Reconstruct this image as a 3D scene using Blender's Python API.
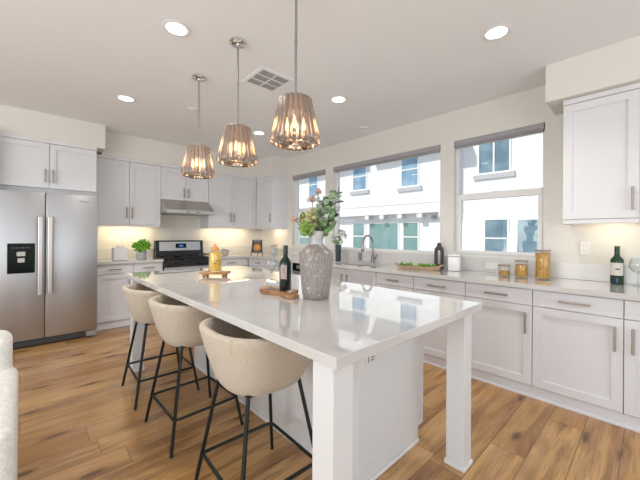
import bpy, bmesh, math, random
from mathutils import Vector, Matrix
for o in list(bpy.data.objects): bpy.data.objects.remove(o, do_unlink=True)
SC = bpy.context.scene
COL = SC.collection
PI = math.pi
random.seed(7)

# ------------------------------------------------------------------ camera
F_PX, CX, CY = 313.62, 324.26, 234.97
YAW, ROLL, CAM_H = 0.7604, -0.0066, 1.2934
cam = bpy.data.cameras.new('camera'); cam_ob = bpy.data.objects.new('camera', cam); COL.objects.link(cam_ob)
cam.sensor_width = 36.0; cam.lens = F_PX / 640 * 36
cam.shift_x = -(CX - 320) / 640; cam.shift_y = -(240 - CY) / 640
cam.clip_start = 0.05; cam.clip_end = 400
_r = Vector((math.cos(YAW), -math.sin(YAW), 0)); _u = Vector((0, 0, 1)); _f = Vector((math.sin(YAW), math.cos(YAW), 0))
_cr, _sr = math.cos(ROLL), math.sin(ROLL)
ex = _r * _cr - _u * _sr; ey = _r * _sr + _u * _cr; ez = -_f
M = Matrix((ex, ey, ez)).transposed().to_4x4(); M.translation = Vector((0, 0, CAM_H))
cam_ob.matrix_world = M
SC.camera = cam_ob

# ------------------------------------------------------------------ light
SC.view_settings.view_transform = 'Standard'; SC.view_settings.look = 'None'
SC.view_settings.gamma = 1.0; SC.view_settings.use_curve_mapping = False
SC.view_settings.exposure = 0.13
world = bpy.data.worlds.new('world'); SC.world = world; world.use_nodes = True
wn = world.node_tree.nodes; wl = world.node_tree.links
sky = wn.new('ShaderNodeTexSky'); sky.sky_type = 'NISHITA'; sky.sun_disc = False
sky.sun_elevation = math.radians(50); sky.sun_rotation = math.radians(-70); sky.altitude = 50
wl.new(sky.outputs[0], wn['Background'].inputs[0]); wn['Background'].inputs[1].default_value = 0.16

def lamp(name, kind, loc, power, color=(1, 1, 1), rot=None, direction=None, **kw):
    l = bpy.data.lights.new(name, kind); l.energy = power; l.color = color
    for k, v in kw.items(): setattr(l, k, v)
    o = bpy.data.objects.new(name, l); COL.objects.link(o); o.location = loc
    if direction is not None: o.rotation_euler = Vector(direction).to_track_quat('-Z', 'Y').to_euler()
    elif rot: o.rotation_euler = rot
    return o
lamp('sun', 'SUN', (-6, 4, 12), 3.6, (1, .97, .93), direction=(.62, -.28, -.74), angle=.009)
# added fill lamps, set in unseen openings behind and left of the camera
lamp('fill_rear', 'AREA', (0.2, -2.92, 1.25), 88, (.92, .96, 1.0), direction=(0, 1, .85), shape='RECTANGLE', size=4.8, size_y=2.2)
lamp('fill_left', 'AREA', (-3.32, 1.4, 1.35), 122, (.93, .965, 1.0), direction=(1, .25, .70), shape='RECTANGLE', size=3.6, size_y=2.0)

# ------------------------------------------------------------------ materials
MATS = {}
def newmat(name):
    m = bpy.data.materials.new(name); m.use_nodes = True
    return m, m.node_tree.nodes, m.node_tree.links, m.node_tree.nodes['Principled BSDF']
def mat(name, col, rough=.5, metal=0, bump=None, var=None, emit=None, coat=0, spec=None, alpha=1, trans=0, ior=None, sheen=0):
    if name in MATS: return MATS[name]
    m, n, l, b = newmat(name)
    b.inputs['Base Color'].default_value = (*col, 1); b.inputs['Roughness'].default_value = rough
    b.inputs['Metallic'].default_value = metal
    if coat: b.inputs['Coat Weight'].default_value = coat; b.inputs['Coat Roughness'].default_value = .05
    if spec is not None: b.inputs['Specular IOR Level'].default_value = spec
    if trans: b.inputs['Transmission Weight'].default_value = trans
    if ior: b.inputs['IOR'].default_value = ior
    if sheen: b.inputs['Sheen Weight'].default_value = sheen
    if emit: b.inputs['Emission Color'].default_value = (*emit[0], 1); b.inputs['Emission Strength'].default_value = emit[1]
    tc = n.new('ShaderNodeTexCoord')
    if var:   # (second colour, scale)
        t = n.new('ShaderNodeTexNoise'); t.inputs['Scale'].default_value = var[1]; t.inputs['Detail'].default_value = 3
        l.new(tc.outputs['Object'], t.inputs['Vector'])
        mx = n.new('ShaderNodeMix'); mx.data_type = 'RGBA'
        mx.inputs[6].default_value = (*col, 1); mx.inputs[7].default_value = (*var[0], 1)
        r = n.new('ShaderNodeMapRange'); r.inputs[1].default_value = .38; r.inputs[2].default_value = .62
        l.new(t.outputs[0], r.inputs[0]); l.new(r.outputs[0], mx.inputs[0]); l.new(mx.outputs[2], b.inputs['Base Color'])
    if bump:  # (scale, strength, distance)
        t = n.new('ShaderNodeTexNoise'); t.inputs['Scale'].default_value = bump[0]; t.inputs['Detail'].default_value = 4
        l.new(tc.outputs['Object'], t.inputs['Vector'])
        bp = n.new('ShaderNodeBump'); bp.inputs['Strength'].default_value = bump[1]; bp.inputs['Distance'].default_value = bump[2]
        l.new(t.outputs[0], bp.inputs['Height']); l.new(bp.outputs[0], b.inputs['Normal'])
    MATS[name] = m
    return m

def clear_glass(name, tint=(1, 1, 1), refl=1.0, rough=.02, ior=1.45, power=4.0):
    """thin clear pane: what is behind shows through, Fresnel reflection on top"""
    if name in MATS: return MATS[name]
    m, n, l, b = newmat(name); n.remove(b)
    tr = n.new('ShaderNodeBsdfTransparent'); tr.inputs[0].default_value = (*tint, 1)
    gl = n.new('ShaderNodeBsdfGlossy'); gl.inputs['Roughness'].default_value = rough
    lw = n.new('ShaderNodeLayerWeight'); lw.inputs[0].default_value = .5
    fr = n.new('ShaderNodeMapRange'); pw = n.new('ShaderNodeMath'); pw.operation = 'POWER'; pw.inputs[1].default_value = power
    l.new(lw.outputs['Facing'], pw.inputs[0]); l.new(pw.outputs[0], fr.inputs[0]); fr.inputs[3].default_value = .04; fr.inputs[4].default_value = .85
    mu = n.new('ShaderNodeMath'); mu.operation = 'MULTIPLY'; mu.inputs[1].default_value = refl
    mx = n.new('ShaderNodeMixShader')
    l.new(fr.outputs[0], mu.inputs[0]); l.new(mu.outputs[0], mx.inputs[0]); l.new(tr.outputs[0], mx.inputs[1]); l.new(gl.outputs[0], mx.inputs[2])
    l.new(mx.outputs[0], n['Material Output'].inputs[0])
    MATS[name] = m
    return m

CAB = mat('painted_cabinet', (.73, .725, .745), .38)
ISL = mat('painted_island', (.73, .72, .72), .38)
WALL = mat('wall_paint', (.75, .73, .68), .85, bump=(140, .15, .002))
CEIL = mat('ceiling_paint', (.83, .835, .84), .9, bump=(90, .3, .003))
TRIM = mat('white_trim', (.80, .79, .78), .45)
STEEL = mat('brushed_steel', (.60, .60, .61), .28, 1, bump=(60, .03, .001))
NICKEL = mat('brushed_nickel', (.36, .315, .285), .5, .85)
CHROME = mat('chrome', (.75, .75, .76), .12, 1)
BLACKMET = mat('black_metal', (.012, .016, .014), .45, .3)
BLACKGL = mat('black_glass', (.005, .009, .008), .15, spec=.08)
BLACKPL = mat('black_plastic', (.02, .02, .022), .5)
WHITECER = mat('white_ceramic', (.80, .80, .80), .25)
PLATE = mat('outlet_plastic', (.80, .79, .76), .4)
DARKSLOT = mat('dark_slot', (.03, .03, .03), .6)
WOODL = mat('light_wood', (.50, .27, .10), .45, var=((.34, .16, .05), 14))
WOODO = mat('olive_wood', (.24, .10, .04), .4, var=((.44, .23, .10), 16))
WOODT = mat('tray_wood', (.42, .28, .17), .6, var=((.50, .36, .24), 20))
LIDWOOD = mat('jar_lid_wood', (.30, .22, .16), .5)
GLASS = clear_glass('window_glass', (.97, .985, .98), .8)
CLEAR = clear_glass('clear_glass', (.92, .94, .94), 1.3, power=3.0)
STEMWARE = clear_glass('stemware_glass', (.90, .93, .94), 1.5, power=2.0)
FILAMENT = mat('lamp_flame', (1, .7, .4), .5, emit=((1, .55, .24), 13))
DOWNL = mat('downlight_lens', (1, .95, .85), .5, emit=((1, .95, .88), 7))
LEDWARM = mat('led_strip', (1, .9, .7), .5, emit=((1, .80, .52), 6))
LEAF = mat('leaf_green', (.14, .26, .10), .5, var=((.27, .38, .20), 40))
LEAFB = mat('eucalyptus_leaf', (.15, .22, .16), .55, var=((.30, .36, .26), 30))
BRIGHT = mat('bright_leaf', (.10, .34, .02), .5, var=((.32, .66, .06), 70))
LIME = mat('lime_petal', (.46, .47, .19), .6, var=((.66, .62, .36), 50))
PINKD = mat('dried_pink', (.42, .25, .20), .8, var=((.60, .42, .34), 60))
CREAM = mat('cream_petal', (.66, .58, .36), .7, var=((.52, .52, .22), 40))
WHITEP = mat('white_petal', (.75, .76, .72), .6)
STEM = mat('stem_green', (.16, .22, .09), .6)
BARK = mat('twig_brown', (.14, .08, .05), .7)

def quartz(name='white_quartz', rough=.03, coat=.7):
    m, n, l, b = newmat(name)
    tc = n.new('ShaderNodeTexCoord'); t = n.new('ShaderNodeTexNoise'); t.inputs['Scale'].default_value = 2.2; t.inputs['Detail'].default_value = 6
    l.new(tc.outputs['Object'], t.inputs['Vector'])
    r = n.new('ShaderNodeValToRGB'); r.color_ramp.elements[0].position = .35; r.color_ramp.elements[1].position = .7
    r.color_ramp.elements[0].color = (.61, .59, .575, 1); r.color_ramp.elements[1].color = (.69, .675, .665, 1)
    l.new(t.outputs[0], r.inputs[0]); l.new(r.outputs[0], b.inputs['Base Color'])
    b.inputs['Roughness'].default_value = rough; b.inputs['Specular IOR Level'].default_value = .85; b.inputs['Coat Weight'].default_value = coat; b.inputs['Coat Roughness'].default_value = .02; b.inputs['Coat IOR'].default_value = 1.6
    return m
QUARTZ = quartz()

def marble_vase():
    m, n, l, b = newmat('veined_brown_marble')
    tc = n.new('ShaderNodeTexCoord'); mp = n.new('ShaderNodeMapping'); mp.inputs['Scale'].default_value = (1.3, 1.3, .55)
    l.new(tc.outputs['Object'], mp.inputs[0])
    def vein(scale, k, width):
        t = n.new('ShaderNodeTexNoise'); t.inputs['Scale'].default_value = scale; t.inputs['Detail'].default_value = 3; t.inputs['Roughness'].default_value = .45; l.new(mp.outputs[0], t.inputs['Vector'])
        a = n.new('ShaderNodeMath'); a.operation = 'MULTIPLY'; a.inputs[1].default_value = k; l.new(t.outputs[0], a.inputs[0])
        f = n.new('ShaderNodeMath'); f.operation = 'PINGPONG'; f.inputs[1].default_value = .5; l.new(a.outputs[0], f.inputs[0])
        m_ = n.new('ShaderNodeMapRange'); m_.inputs[1].default_value = 0; m_.inputs[2].default_value = width; m_.inputs[3].default_value = 1; m_.inputs[4].default_value = 0; l.new(f.outputs[0], m_.inputs[0]); return m_
    v1, v2 = vein(6, 11, .06), vein(9, 22, .20)
    w = n.new('ShaderNodeMath'); w.operation = 'MULTIPLY_ADD'; w.inputs[1].default_value = .50; l.new(v2.outputs[0], w.inputs[0]); l.new(v1.outputs[0], w.inputs[2])
    r = n.new('ShaderNodeValToRGB'); e = r.color_ramp.elements
    e[0].position = 0; e[0].color = (.24, .205, .19, 1); e[1].position = 1; e[1].color = (.56, .51, .47, 1)
    x = e.new(.5); x.color = (.36, .32, .295, 1)
    l.new(w.outputs[0], r.inputs[0]); l.new(r.outputs[0], b.inputs['Base Color']); b.inputs['Roughness'].default_value = .38
    return m
MARBLE = marble_vase()
NECK = mat('grey_vase_glaze', (.38, .37, .39), .35, var=((.50, .48, .49), 12))

def boucle(name, c1, c2, scale):
    m, n, l, b = newmat(name)
    tc = n.new('ShaderNodeTexCoord'); v = n.new('ShaderNodeTexVoronoi'); v.inputs['Scale'].default_value = scale
    ns = n.new('ShaderNodeTexNoise'); ns.inputs['Scale'].default_value = scale * .5; ns.inputs['Detail'].default_value = 4
    l.new(tc.outputs['Object'], v.inputs['Vector']); l.new(tc.outputs['Object'], ns.inputs['Vector'])
    mx = n.new('ShaderNodeMix'); mx.data_type = 'RGBA'; mx.inputs[6].default_value = (*c1, 1); mx.inputs[7].default_value = (*c2, 1)
    r = n.new('ShaderNodeMapRange'); r.inputs[1].default_value = .35; r.inputs[2].default_value = .65
    l.new(ns.outputs[0], r.inputs[0]); l.new(r.outputs[0], mx.inputs[0]); l.new(mx.outputs[2], b.inputs['Base Color'])
    bp = n.new('ShaderNodeBump'); bp.inputs['Strength'].default_value = .6; bp.inputs['Distance'].default_value = .004; bp.invert = True
    l.new(v.outputs['Distance'], bp.inputs['Height']); l.new(bp.outputs[0], b.inputs['Normal'])
    b.inputs['Roughness'].default_value = .95; b.inputs['Sheen Weight'].default_value = .2
    return m
STOOLFAB = boucle('beige_boucle', (.52, .435, .335), (.62, .53, .42), 260)
SOFAFAB = boucle('white_boucle', (.74, .72, .68), (.88, .86, .83), 130)

def floor_mat():
    m, n, l, b = newmat('oak_planks')
    def mth(op, a, bb=None, c=None):
        x = n.new('ShaderNodeMath'); x.operation = op
        for i, v in enumerate((a, bb, c)):
            if v is None: continue
            if isinstance(v, (int, float)): x.inputs[i].default_value = v
            else: l.new(v, x.inputs[i])
        return x.outputs[0]
    def mix(f, a, bb, mode='MIX'):
        x = n.new('ShaderNodeMix'); x.data_type = 'RGBA'; x.blend_type = mode
        for i, v in ((0, f), (6, a), (7, bb)):
            if isinstance(v, (int, float)): x.inputs[i].default_value = v
            elif isinstance(v, tuple): x.inputs[i].default_value = (*v, 1)
            else: l.new(v, x.inputs[i])
        return x.outputs[2]
    def rng(v, a, bb, c=0, d=1):
        x = n.new('ShaderNodeMapRange')
        for i, q in enumerate((v, a, bb, c, d)):
            if isinstance(q, (int, float)): x.inputs[i].default_value = q
            else: l.new(q, x.inputs[i])
        return x.outputs[0]
    tc = n.new('ShaderNodeTexCoord'); sp = n.new('ShaderNodeSeparateXYZ'); l.new(tc.outputs['Object'], sp.inputs[0])
    X, Y = sp.outputs[0], sp.outputs[1]
    Wd, Ln = .19, 1.75
    yr = mth('DIVIDE', mth('ADD', Y, .06), Wd); row = mth('FLOOR', yr)
    wn1 = n.new('ShaderNodeTexWhiteNoise'); wn1.noise_dimensions = '1D'; l.new(row, wn1.inputs['W'])
    xr = mth('ADD', mth('DIVIDE', X, Ln), mth('MULTIPLY', wn1.outputs[0], 7.3)); pid = mth('FLOOR', xr)
    cb = n.new('ShaderNodeCombineXYZ'); l.new(row, cb.inputs[0]); l.new(pid, cb.inputs[1])
    wn2 = n.new('ShaderNodeTexWhiteNoise'); wn2.noise_dimensions = '2D'; l.new(cb.outputs[0], wn2.inputs['Vector'])
    s2 = n.new('ShaderNodeSeparateColor'); l.new(wn2.outputs[1], s2.inputs[0])
    # seams
    fy = mth('FRACT', yr); fx = mth('FRACT', xr)
    ey_ = mth('MINIMUM', fy, mth('SUBTRACT', 1, fy)); ex_ = mth('MULTIPLY', mth('MINIMUM', fx, mth('SUBTRACT', 1, fx)), Ln / Wd)
    seam = rng(mth('MINIMUM', ey_, ex_), 0.004, .014, 1, 0)
    # grain: noise stretched along X, shifted per plank
    off = n.new('ShaderNodeCombineXYZ'); l.new(mth('MULTIPLY', s2.outputs[0], 40), off.inputs[0]); l.new(mth('MULTIPLY', s2.outputs[1], 40), off.inputs[1])
    va = n.new('ShaderNodeVectorMath'); va.operation = 'ADD'; l.new(tc.outputs['Object'], va.inputs[0]); l.new(off.outputs[0], va.inputs[1])
    def stretched(sx, sy, det, scale=1, dist=0):
        mp = n.new('ShaderNodeMapping'); mp.inputs['Scale'].default_value = (sx, sy, 1); l.new(va.outputs[0], mp.inputs[0])
        t = n.new('ShaderNodeTexNoise'); t.inputs['Scale'].default_value = scale; t.inputs['Detail'].default_value = det; t.inputs['Distortion'].default_value = dist
        l.new(mp.outputs[0], t.inputs['Vector']); return t.outputs[0]
    g1 = stretched(1.4, 11, 4, 1, .6); g2 = stretched(4, 90, 3); g3 = stretched(1.2, 4.0, 2)
    base = mix(s2.outputs[2], (.38, .185, .055), (.64, .37, .14))
    base = mix(rng(s2.outputs[0], .0, 1, 0, .45), base, (.52, .31, .135))
    c = mix(mth('MULTIPLY', rng(g1, .46, .62), .80), base, (.26, .125, .05))
    c = mix(mth('MULTIPLY', rng(g2, .46, .66), .50), c, (.22, .11, .05))
    c = mix(mth('MULTIPLY', rng(g3, .50, .72), .30), c, (.68, .45, .25))
    # knots
    mp = n.new('ShaderNodeMapping'); mp.inputs['Scale'].default_value = (2.2, 7.5, 1); l.new(va.outputs[0], mp.inputs[0])
    nz = n.new('ShaderNodeTexNoise'); nz.inputs['Scale'].default_value = 3; l.new(mp.outputs[0], nz.inputs['Vector'])
    vm = mix(.18, mp.outputs[0], nz.outputs[1])
    vo = n.new('ShaderNodeTexVoronoi'); vo.voronoi_dimensions = '2D'; vo.inputs['Scale'].default_value = 1; l.new(vm, vo.inputs['Vector'])
    sc = n.new('ShaderNodeSeparateColor'); l.new(vo.outputs['Color'], sc.inputs[0])
    pick = mth('GREATER_THAN', sc.outputs[0], .62)
    kn = mth('MULTIPLY', rng(vo.outputs['Distance'], .03, .17, 1, 0), pick)
    halo = mth('MULTIPLY', rng(vo.outputs['Distance'], .10, .38, .55, 0), pick)
    c = mix(halo, c, (.25, .115, .045)); c = mix(mth('MULTIPLY', kn, .85), c, (.07, .035, .018))
    c = mix(mth('MULTIPLY', seam, .8), c, (.08, .04, .02))
    l.new(c, b.inputs['Base Color'])
    l.new(rng(g1, .3, .8, .20, .32), b.inputs['Roughness'])
    bp = n.new('ShaderNodeBump'); bp.inputs['Strength'].default_value = .25; bp.inputs['Distance'].default_value = .002
    l.new(mth('ADD', mth('MULTIPLY', seam, -1.0), mth('MULTIPLY', g2, -.35)), bp.inputs['Height']); l.new(bp.outputs[0], b.inputs['Normal'])
    return m
OAK = floor_mat()

def smoke_glass():
    m, n, l, b = newmat('smoked_ribbed_glass'); n.remove(b)
    tr = n.new('ShaderNodeBsdfTransparent'); tr.inputs[0].default_value = (.56, .53, .51, 1)
    gl = n.new('ShaderNodeBsdfGlossy'); gl.inputs['Roughness'].default_value = .08; gl.inputs[0].default_value = (.85, .83, .82, 1)
    df = n.new('ShaderNodeBsdfDiffuse'); df.inputs[0].default_value = (.25, .24, .235, 1)
    tl = n.new('ShaderNodeBsdfTranslucent'); tl.inputs[0].default_value = (.30, .25, .22, 1)
    lw = n.new('ShaderNodeLayerWeight'); lw.inputs[0].default_value = .5
    a1 = n.new('ShaderNodeMixShader'); a1.inputs[0].default_value = .22; l.new(df.outputs[0], a1.inputs[1]); l.new(tl.outputs[0], a1.inputs[2])
    a2 = n.new('ShaderNodeMixShader'); a2.inputs[0].default_value = .46; l.new(a1.outputs[0], a2.inputs[1]); l.new(tr.outputs[0], a2.inputs[2])
    a3 = n.new('ShaderNodeMixShader'); l.new(lw.outputs[0], a3.inputs[0]); l.new(a2.outputs[0], a3.inputs[1]); l.new(gl.outputs[0], a3.inputs[2])
    l.new(a3.outputs[0], n['Material Output'].inputs[0])
    return m
SMOKE = smoke_glass()

# ------------------------------------------------------------------ mesh helpers
class B:
    def __init__(s): s.bm = bmesh.new()
    def box(s, x0, y0, z0, x1, y1, z1, bev=0, seg=1):
        r = bmesh.ops.create_cube(s.bm, size=1)
        vs = r['verts']
        for v in vs: v.co = Vector(((x0+x1)/2 + v.co.x*abs(x1-x0), (y0+y1)/2 + v.co.y*abs(y1-y0), (z0+z1)/2 + v.co.z*abs(z1-z0)))
        if bev:
            es = list({e for v in vs for e in v.link_edges})
            bmesh.ops.bevel(s.bm, geom=es, offset=bev, segments=seg, profile=.5, affect='EDGES')
        return s
    def lathe(s, prof, seg=24, c=(0, 0, 0), cap=True, squash=(1, 1)):
        rings = []
        for r, z in prof:
            if r <= 1e-6: rings.append([s.bm.verts.new((c[0], c[1], c[2]+z))])
            else: rings.append([s.bm.verts.new((c[0]+r*squash[0]*math.cos(2*PI*i/seg), c[1]+r*squash[1]*math.sin(2*PI*i/seg), c[2]+z)) for i in range(seg)])
        for a, b in zip(rings, rings[1:]):
            for i in range(seg):
                j = (i+1) % seg
                q = [a[i % len(a)], a[j % len(a)], b[j % len(b)], b[i % len(b)]]
                u = []
                for v in q:
                    if v not in u: u.append(v)
                if len(u) > 2: s.bm.faces.new(u)
        if cap:
            if len(rings[0]) > 2: s.bm.faces.new(rings[0][::-1])
            if len(rings[-1]) > 2: s.bm.faces.new(rings[-1])
        return s
    def tube(s, pts, r, seg=8, closed=False, radii=None):
        pts = [Vector(p) for p in pts]; n = len(pts); rings = []
        up = None
        for i, p in enumerate(pts):
            a = pts[(i-1) % n] if (i > 0 or closed) else p; b = pts[(i+1) % n] if (i < n-1 or closed) else p
            t = (b-a).normalized()
            if up is None:
                up = Vector((0, 0, 1)) if abs(t.z) < .9 else Vector((1, 0, 0))
            side = t.cross(up).normalized(); up = side.cross(t).normalized()
            rr = radii[i] if radii else r
            rings.append([s.bm.verts.new(p + (side*math.cos(2*PI*k/seg) + up*math.sin(2*PI*k/seg))*rr) for k in range(seg)])
        m = n if closed else n-1
        for i in range(m):
            a, b = rings[i], rings[(i+1) % n]
            for k in range(seg): s.bm.faces.new((a[k], a[(k+1) % seg], b[(k+1) % seg], b[k]))
        if not closed:
            s.bm.faces.new(rings[0][::-1]); s.bm.faces.new(rings[-1])
        return s
    def prism(s, poly, axis, a, b):
        """extrude a 2D outline along axis from a to b; outline coords are the other two axes in xyz order"""
        def P(u, v, w): return {'x': (w, u, v), 'y': (u, w, v), 'z': (u, v, w)}[axis]
        lo = [s.bm.verts.new(P(u, v, a)) for u, v in poly]; hi = [s.bm.verts.new(P(u, v, b)) for u, v in poly]
        s.bm.faces.new(lo[::-1]); s.bm.faces.new(hi)
        n = len(poly)
        for i in range(n): s.bm.faces.new((lo[i], lo[(i+1) % n], hi[(i+1) % n], hi[i]))
        return s
    def ball(s, c, r, sub=2, sc=(1, 1, 1), jit=0):
        q = bmesh.ops.create_icosphere(s.bm, subdivisions=sub, radius=1)
        for v in q['verts']:
            k = r*(1+random.uniform(-jit, jit))
            v.co = Vector((c[0]+v.co.x*k*sc[0], c[1]+v.co.y*k*sc[1], c[2]+v.co.z*k*sc[2]))
        return s
    def leaf(s, base, d, length, width, up=None, fold=.15, n=4):
        d = Vector(d).normalized(); base = Vector(base)
        up = Vector(up) if up is not None else Vector((random.uniform(-1, 1), random.uniform(-1, 1), random.uniform(.2, 1)))
        side = d.cross(up)
        if side.length < 1e-3: side = d.cross(Vector((1, .3, 0)))
        side.normalize(); nr = side.cross(d).normalized()
        L, C, R = [], [], []
        for i in range(n+1):
            t = i/n; w = width/2*math.sin(PI*min(1, max(.02, t**.8)))+.0002; p = base + d*length*t - nr*length*.25*t*t
            C.append(s.bm.verts.new(p)); L.append(s.bm.verts.new(p+side*w+nr*w*fold)); R.append(s.bm.verts.new(p-side*w+nr*w*fold))
        for i in range(n):
            s.bm.faces.new((C[i], C[i+1], L[i+1], L[i])); s.bm.faces.new((R[i], R[i+1], C[i+1], C[i]))
        return s
    def build(s, name, m, parent=None, smooth=False, loc=None, rotz=0):
        bmesh.ops.recalc_face_normals(s.bm, faces=s.bm.faces[:])
        me = bpy.data.meshes.new(name); s.bm.to_mesh(me); s.bm.free()
        o = bpy.data.objects.new(name, me); COL.objects.link(o)
        for mm in (m if isinstance(m, (list, tuple)) else [m]): me.materials.append(mm)
        if smooth:
            me.polygons.foreach_set('use_smooth', [True]*len(me.polygons))
            if smooth != 'all': me.set_sharp_from_angle(angle=math.radians(40))
        if parent: o.parent = parent
        if loc: o.location = loc
        if rotz: o.rotation_euler[2] = rotz
        return o
def thing(name, label, cat, loc=(0, 0, 0), rotz=0, group=None):
    o = bpy.data.objects.new(name, None); COL.objects.link(o); o.empty_display_size = .1
    o.location = loc; o.rotation_euler = (0, 0, rotz); return tag(o, label, cat, group)
def tag(o, label, cat, group=None):
    o['label'] = label; o['category'] = cat
    if group: o['group'] = group
    return o
def struct(o): o['kind'] = 'structure'; return o
def copy_tree(o, parent=None):
    c = o.copy(); COL.objects.link(c)
    if parent: c.parent = parent
    for ch in list(o.children): copy_tree(ch, c)
    return c
def dup(o, loc, rotz, label, group=None):
    c = copy_tree(o); c.location = loc; c.rotation_euler = (0, 0, rotz); c['label'] = label
    if group: c['group'] = group
    return c
def subsurf(o, lv=2):
    m = o.modifiers.new('subsurf', 'SUBSURF'); m.levels = lv; m.render_levels = lv; return o

# ------------------------------------------------------------------ room
W, BK, CZ = 3.543, 5.60, 2.721            # inner faces of right wall, back wall, ceiling
XL, YR = -3.4, -3.0
WT = .16
struct(B().box(XL-.2, YR-.2, -.12, W+WT, BK+.15, 0).build('floor', OAK))
struct(B().box(XL-.2, YR-.2, CZ, W+WT+.25, BK+.4, CZ+.25).build('ceiling', CEIL))
struct(B().box(XL-.2, BK, 0, W, BK+.15, CZ).build('wall_back', WALL))
# right wall with three openings
OPEN = [(3.705, 4.582), (1.743, 3.530), (.713, 1.581)]
ZB, ZT = 1.075, 2.372
b = B(); ys = [YR-.2] + sorted([y for o in OPEN for y in o]) + [BK+.15]
for i in range(0, len(ys)-1):
    if i % 2 == 0: b.box(W, ys[i], 0, W+WT, ys[i+1], CZ)
    else:
        b.box(W, ys[i], 0, W+WT, ys[i+1], ZB); b.box(W, ys[i], ZT, W+WT, ys[i+1], CZ)
struct(b.build('wall_right', WALL))
# left and rear walls, each with an unseen glazed opening added to give fill light
b = B(); b.box(XL-.15, YR-.2, 0, XL, -.4, CZ); b.box(XL-.15, 3.2, 0, XL, BK+.1, CZ); b.box(XL-.15, -.4, 2.35, XL, 3.2, CZ); b.box(XL-.15, -.4, 0, XL, 3.2, .3)
struct(b.build('wall_left', WALL))
b = B(); b.box(XL, YR-.15, 0, -2.3, YR, CZ); b.box(2.7, YR-.15, 0, W, YR, CZ); b.box(-2.3, YR-.15, 2.4, 2.7, YR, CZ)
struct(b.build('wall_rear', WALL))
for nm, f in (('window_5', lambda b: b.box(XL-.09, -.4, .3, XL-.08, 3.2, 2.35)), ('window_6', lambda b: b.box(-2.3, YR-.1, 0, 2.7, YR-.09, 2.4))):
    b = B(); f(b); struct(b.build(nm, GLASS))
# soffits above the wall cabinets (drywall boxes of the room)
SOF = mat('soffit_paint', (.75, .73, .68), .85, bump=(140, .15, .002))
struct(B().box(XL, 5.004, 2.412, .755, BK, CZ).build('trim_1', SOF))
struct(B().box(.755, 5.262, 2.384, W, BK, CZ).box(3.20, 4.731, 2.384, W, 5.262, CZ).build('trim_2', SOF))
struct(B().box(3.144, YR, 2.415, W, .631, CZ).build('trim_3', SOF))
# partition beside the refrigerator
struct(B().box(-.38, 4.86, 0, -.27, BK, 2.412).build('wall_partition', WALL))

# windows of the kitchen
SHADE = mat('roller_shade', (.36, .35, .37), .7, bump=(200, .2, .001))
GLZ = W + .085
def window(n, y0, y1, hung):
    t = bpy.data.objects.new(f'window_{n}', None); COL.objects.link(t); t.location = (W, (y0+y1)/2, ZB); struct(t)
    h = ZT-ZB; a = (y1-y0)/2; fx = .06
    f = B(); w = .028
    f.box(fx, -a, 0, fx+.07, a, w); f.box(fx, -a, h-w, fx+.07, a, h); f.box(fx, -a, w, fx+.07, -a+w, h-w); f.box(fx, a-w, w, fx+.07, a, h-w)
    f.build('window_frame', TRIM, t)
    if hung:
        zr = .655
        s = B(); s.box(fx-.015, -a+w, zr-.034, fx+.03, a-w, zr+.034, .004)
        s.box(fx-.015, -a+w, w+.03, fx+.03, -a+w+.034, zr-.034); s.box(fx-.015, a-w-.034, w+.03, fx+.03, a-w, zr-.034); s.box(fx-.015, -a+w, w, fx+.03, a-w, w+.03)
        s.build('lower_sash', TRIM, t)
        B().box(-.008+fx-.006, -.03, zr+.034, fx+.02, .03, zr+.042, .002).build('sash_lock', TRIM, t)
    B().box(.09, -a+.01, .01, .096, a-.01, h-.01).build('pane', GLASS, t)
    # thin drywall-return sill
    B().box(.0, -a+.002, 0.0, fx, a-.002, .006, .002).build('window_sill', TRIM, t)
window(1, *OPEN[0], True); window(2, *OPEN[1], False); window(3, *OPEN[2], True)
for (y0, y1), lb in zip(OPEN, ('grey roller shade rolled up above the far narrow window beside the corner cabinet', 'long grey roller shade rolled up above the wide window over the sink', 'grey roller shade rolled up above the near window above the pasta jars')):
    t = thing('roller_shade', lb, 'window shade', (W+.005, (y0+y1)/2, ZT), 0, 'rolled up window shades')
    a = (y1-y0)/2 - .006
    B().box(-.012, -a, -.055, .05, a, -.002, .004).build('cassette', SHADE, t)
    B().lathe([(.022, -a+.01), (.022, a-.01)], 14).build('fabric_roll', SHADE, t)
    r = t.children[-1]; r.rotation_euler = (PI/2, 0, 0); r.location = (.026, 0, -.050)
    B().box(.012, -a+.012, -.088, .028, a-.012, -.074, .003).build('hem_bar', mat('shade_hem', (.42, .40, .40), .6), t)

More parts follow.
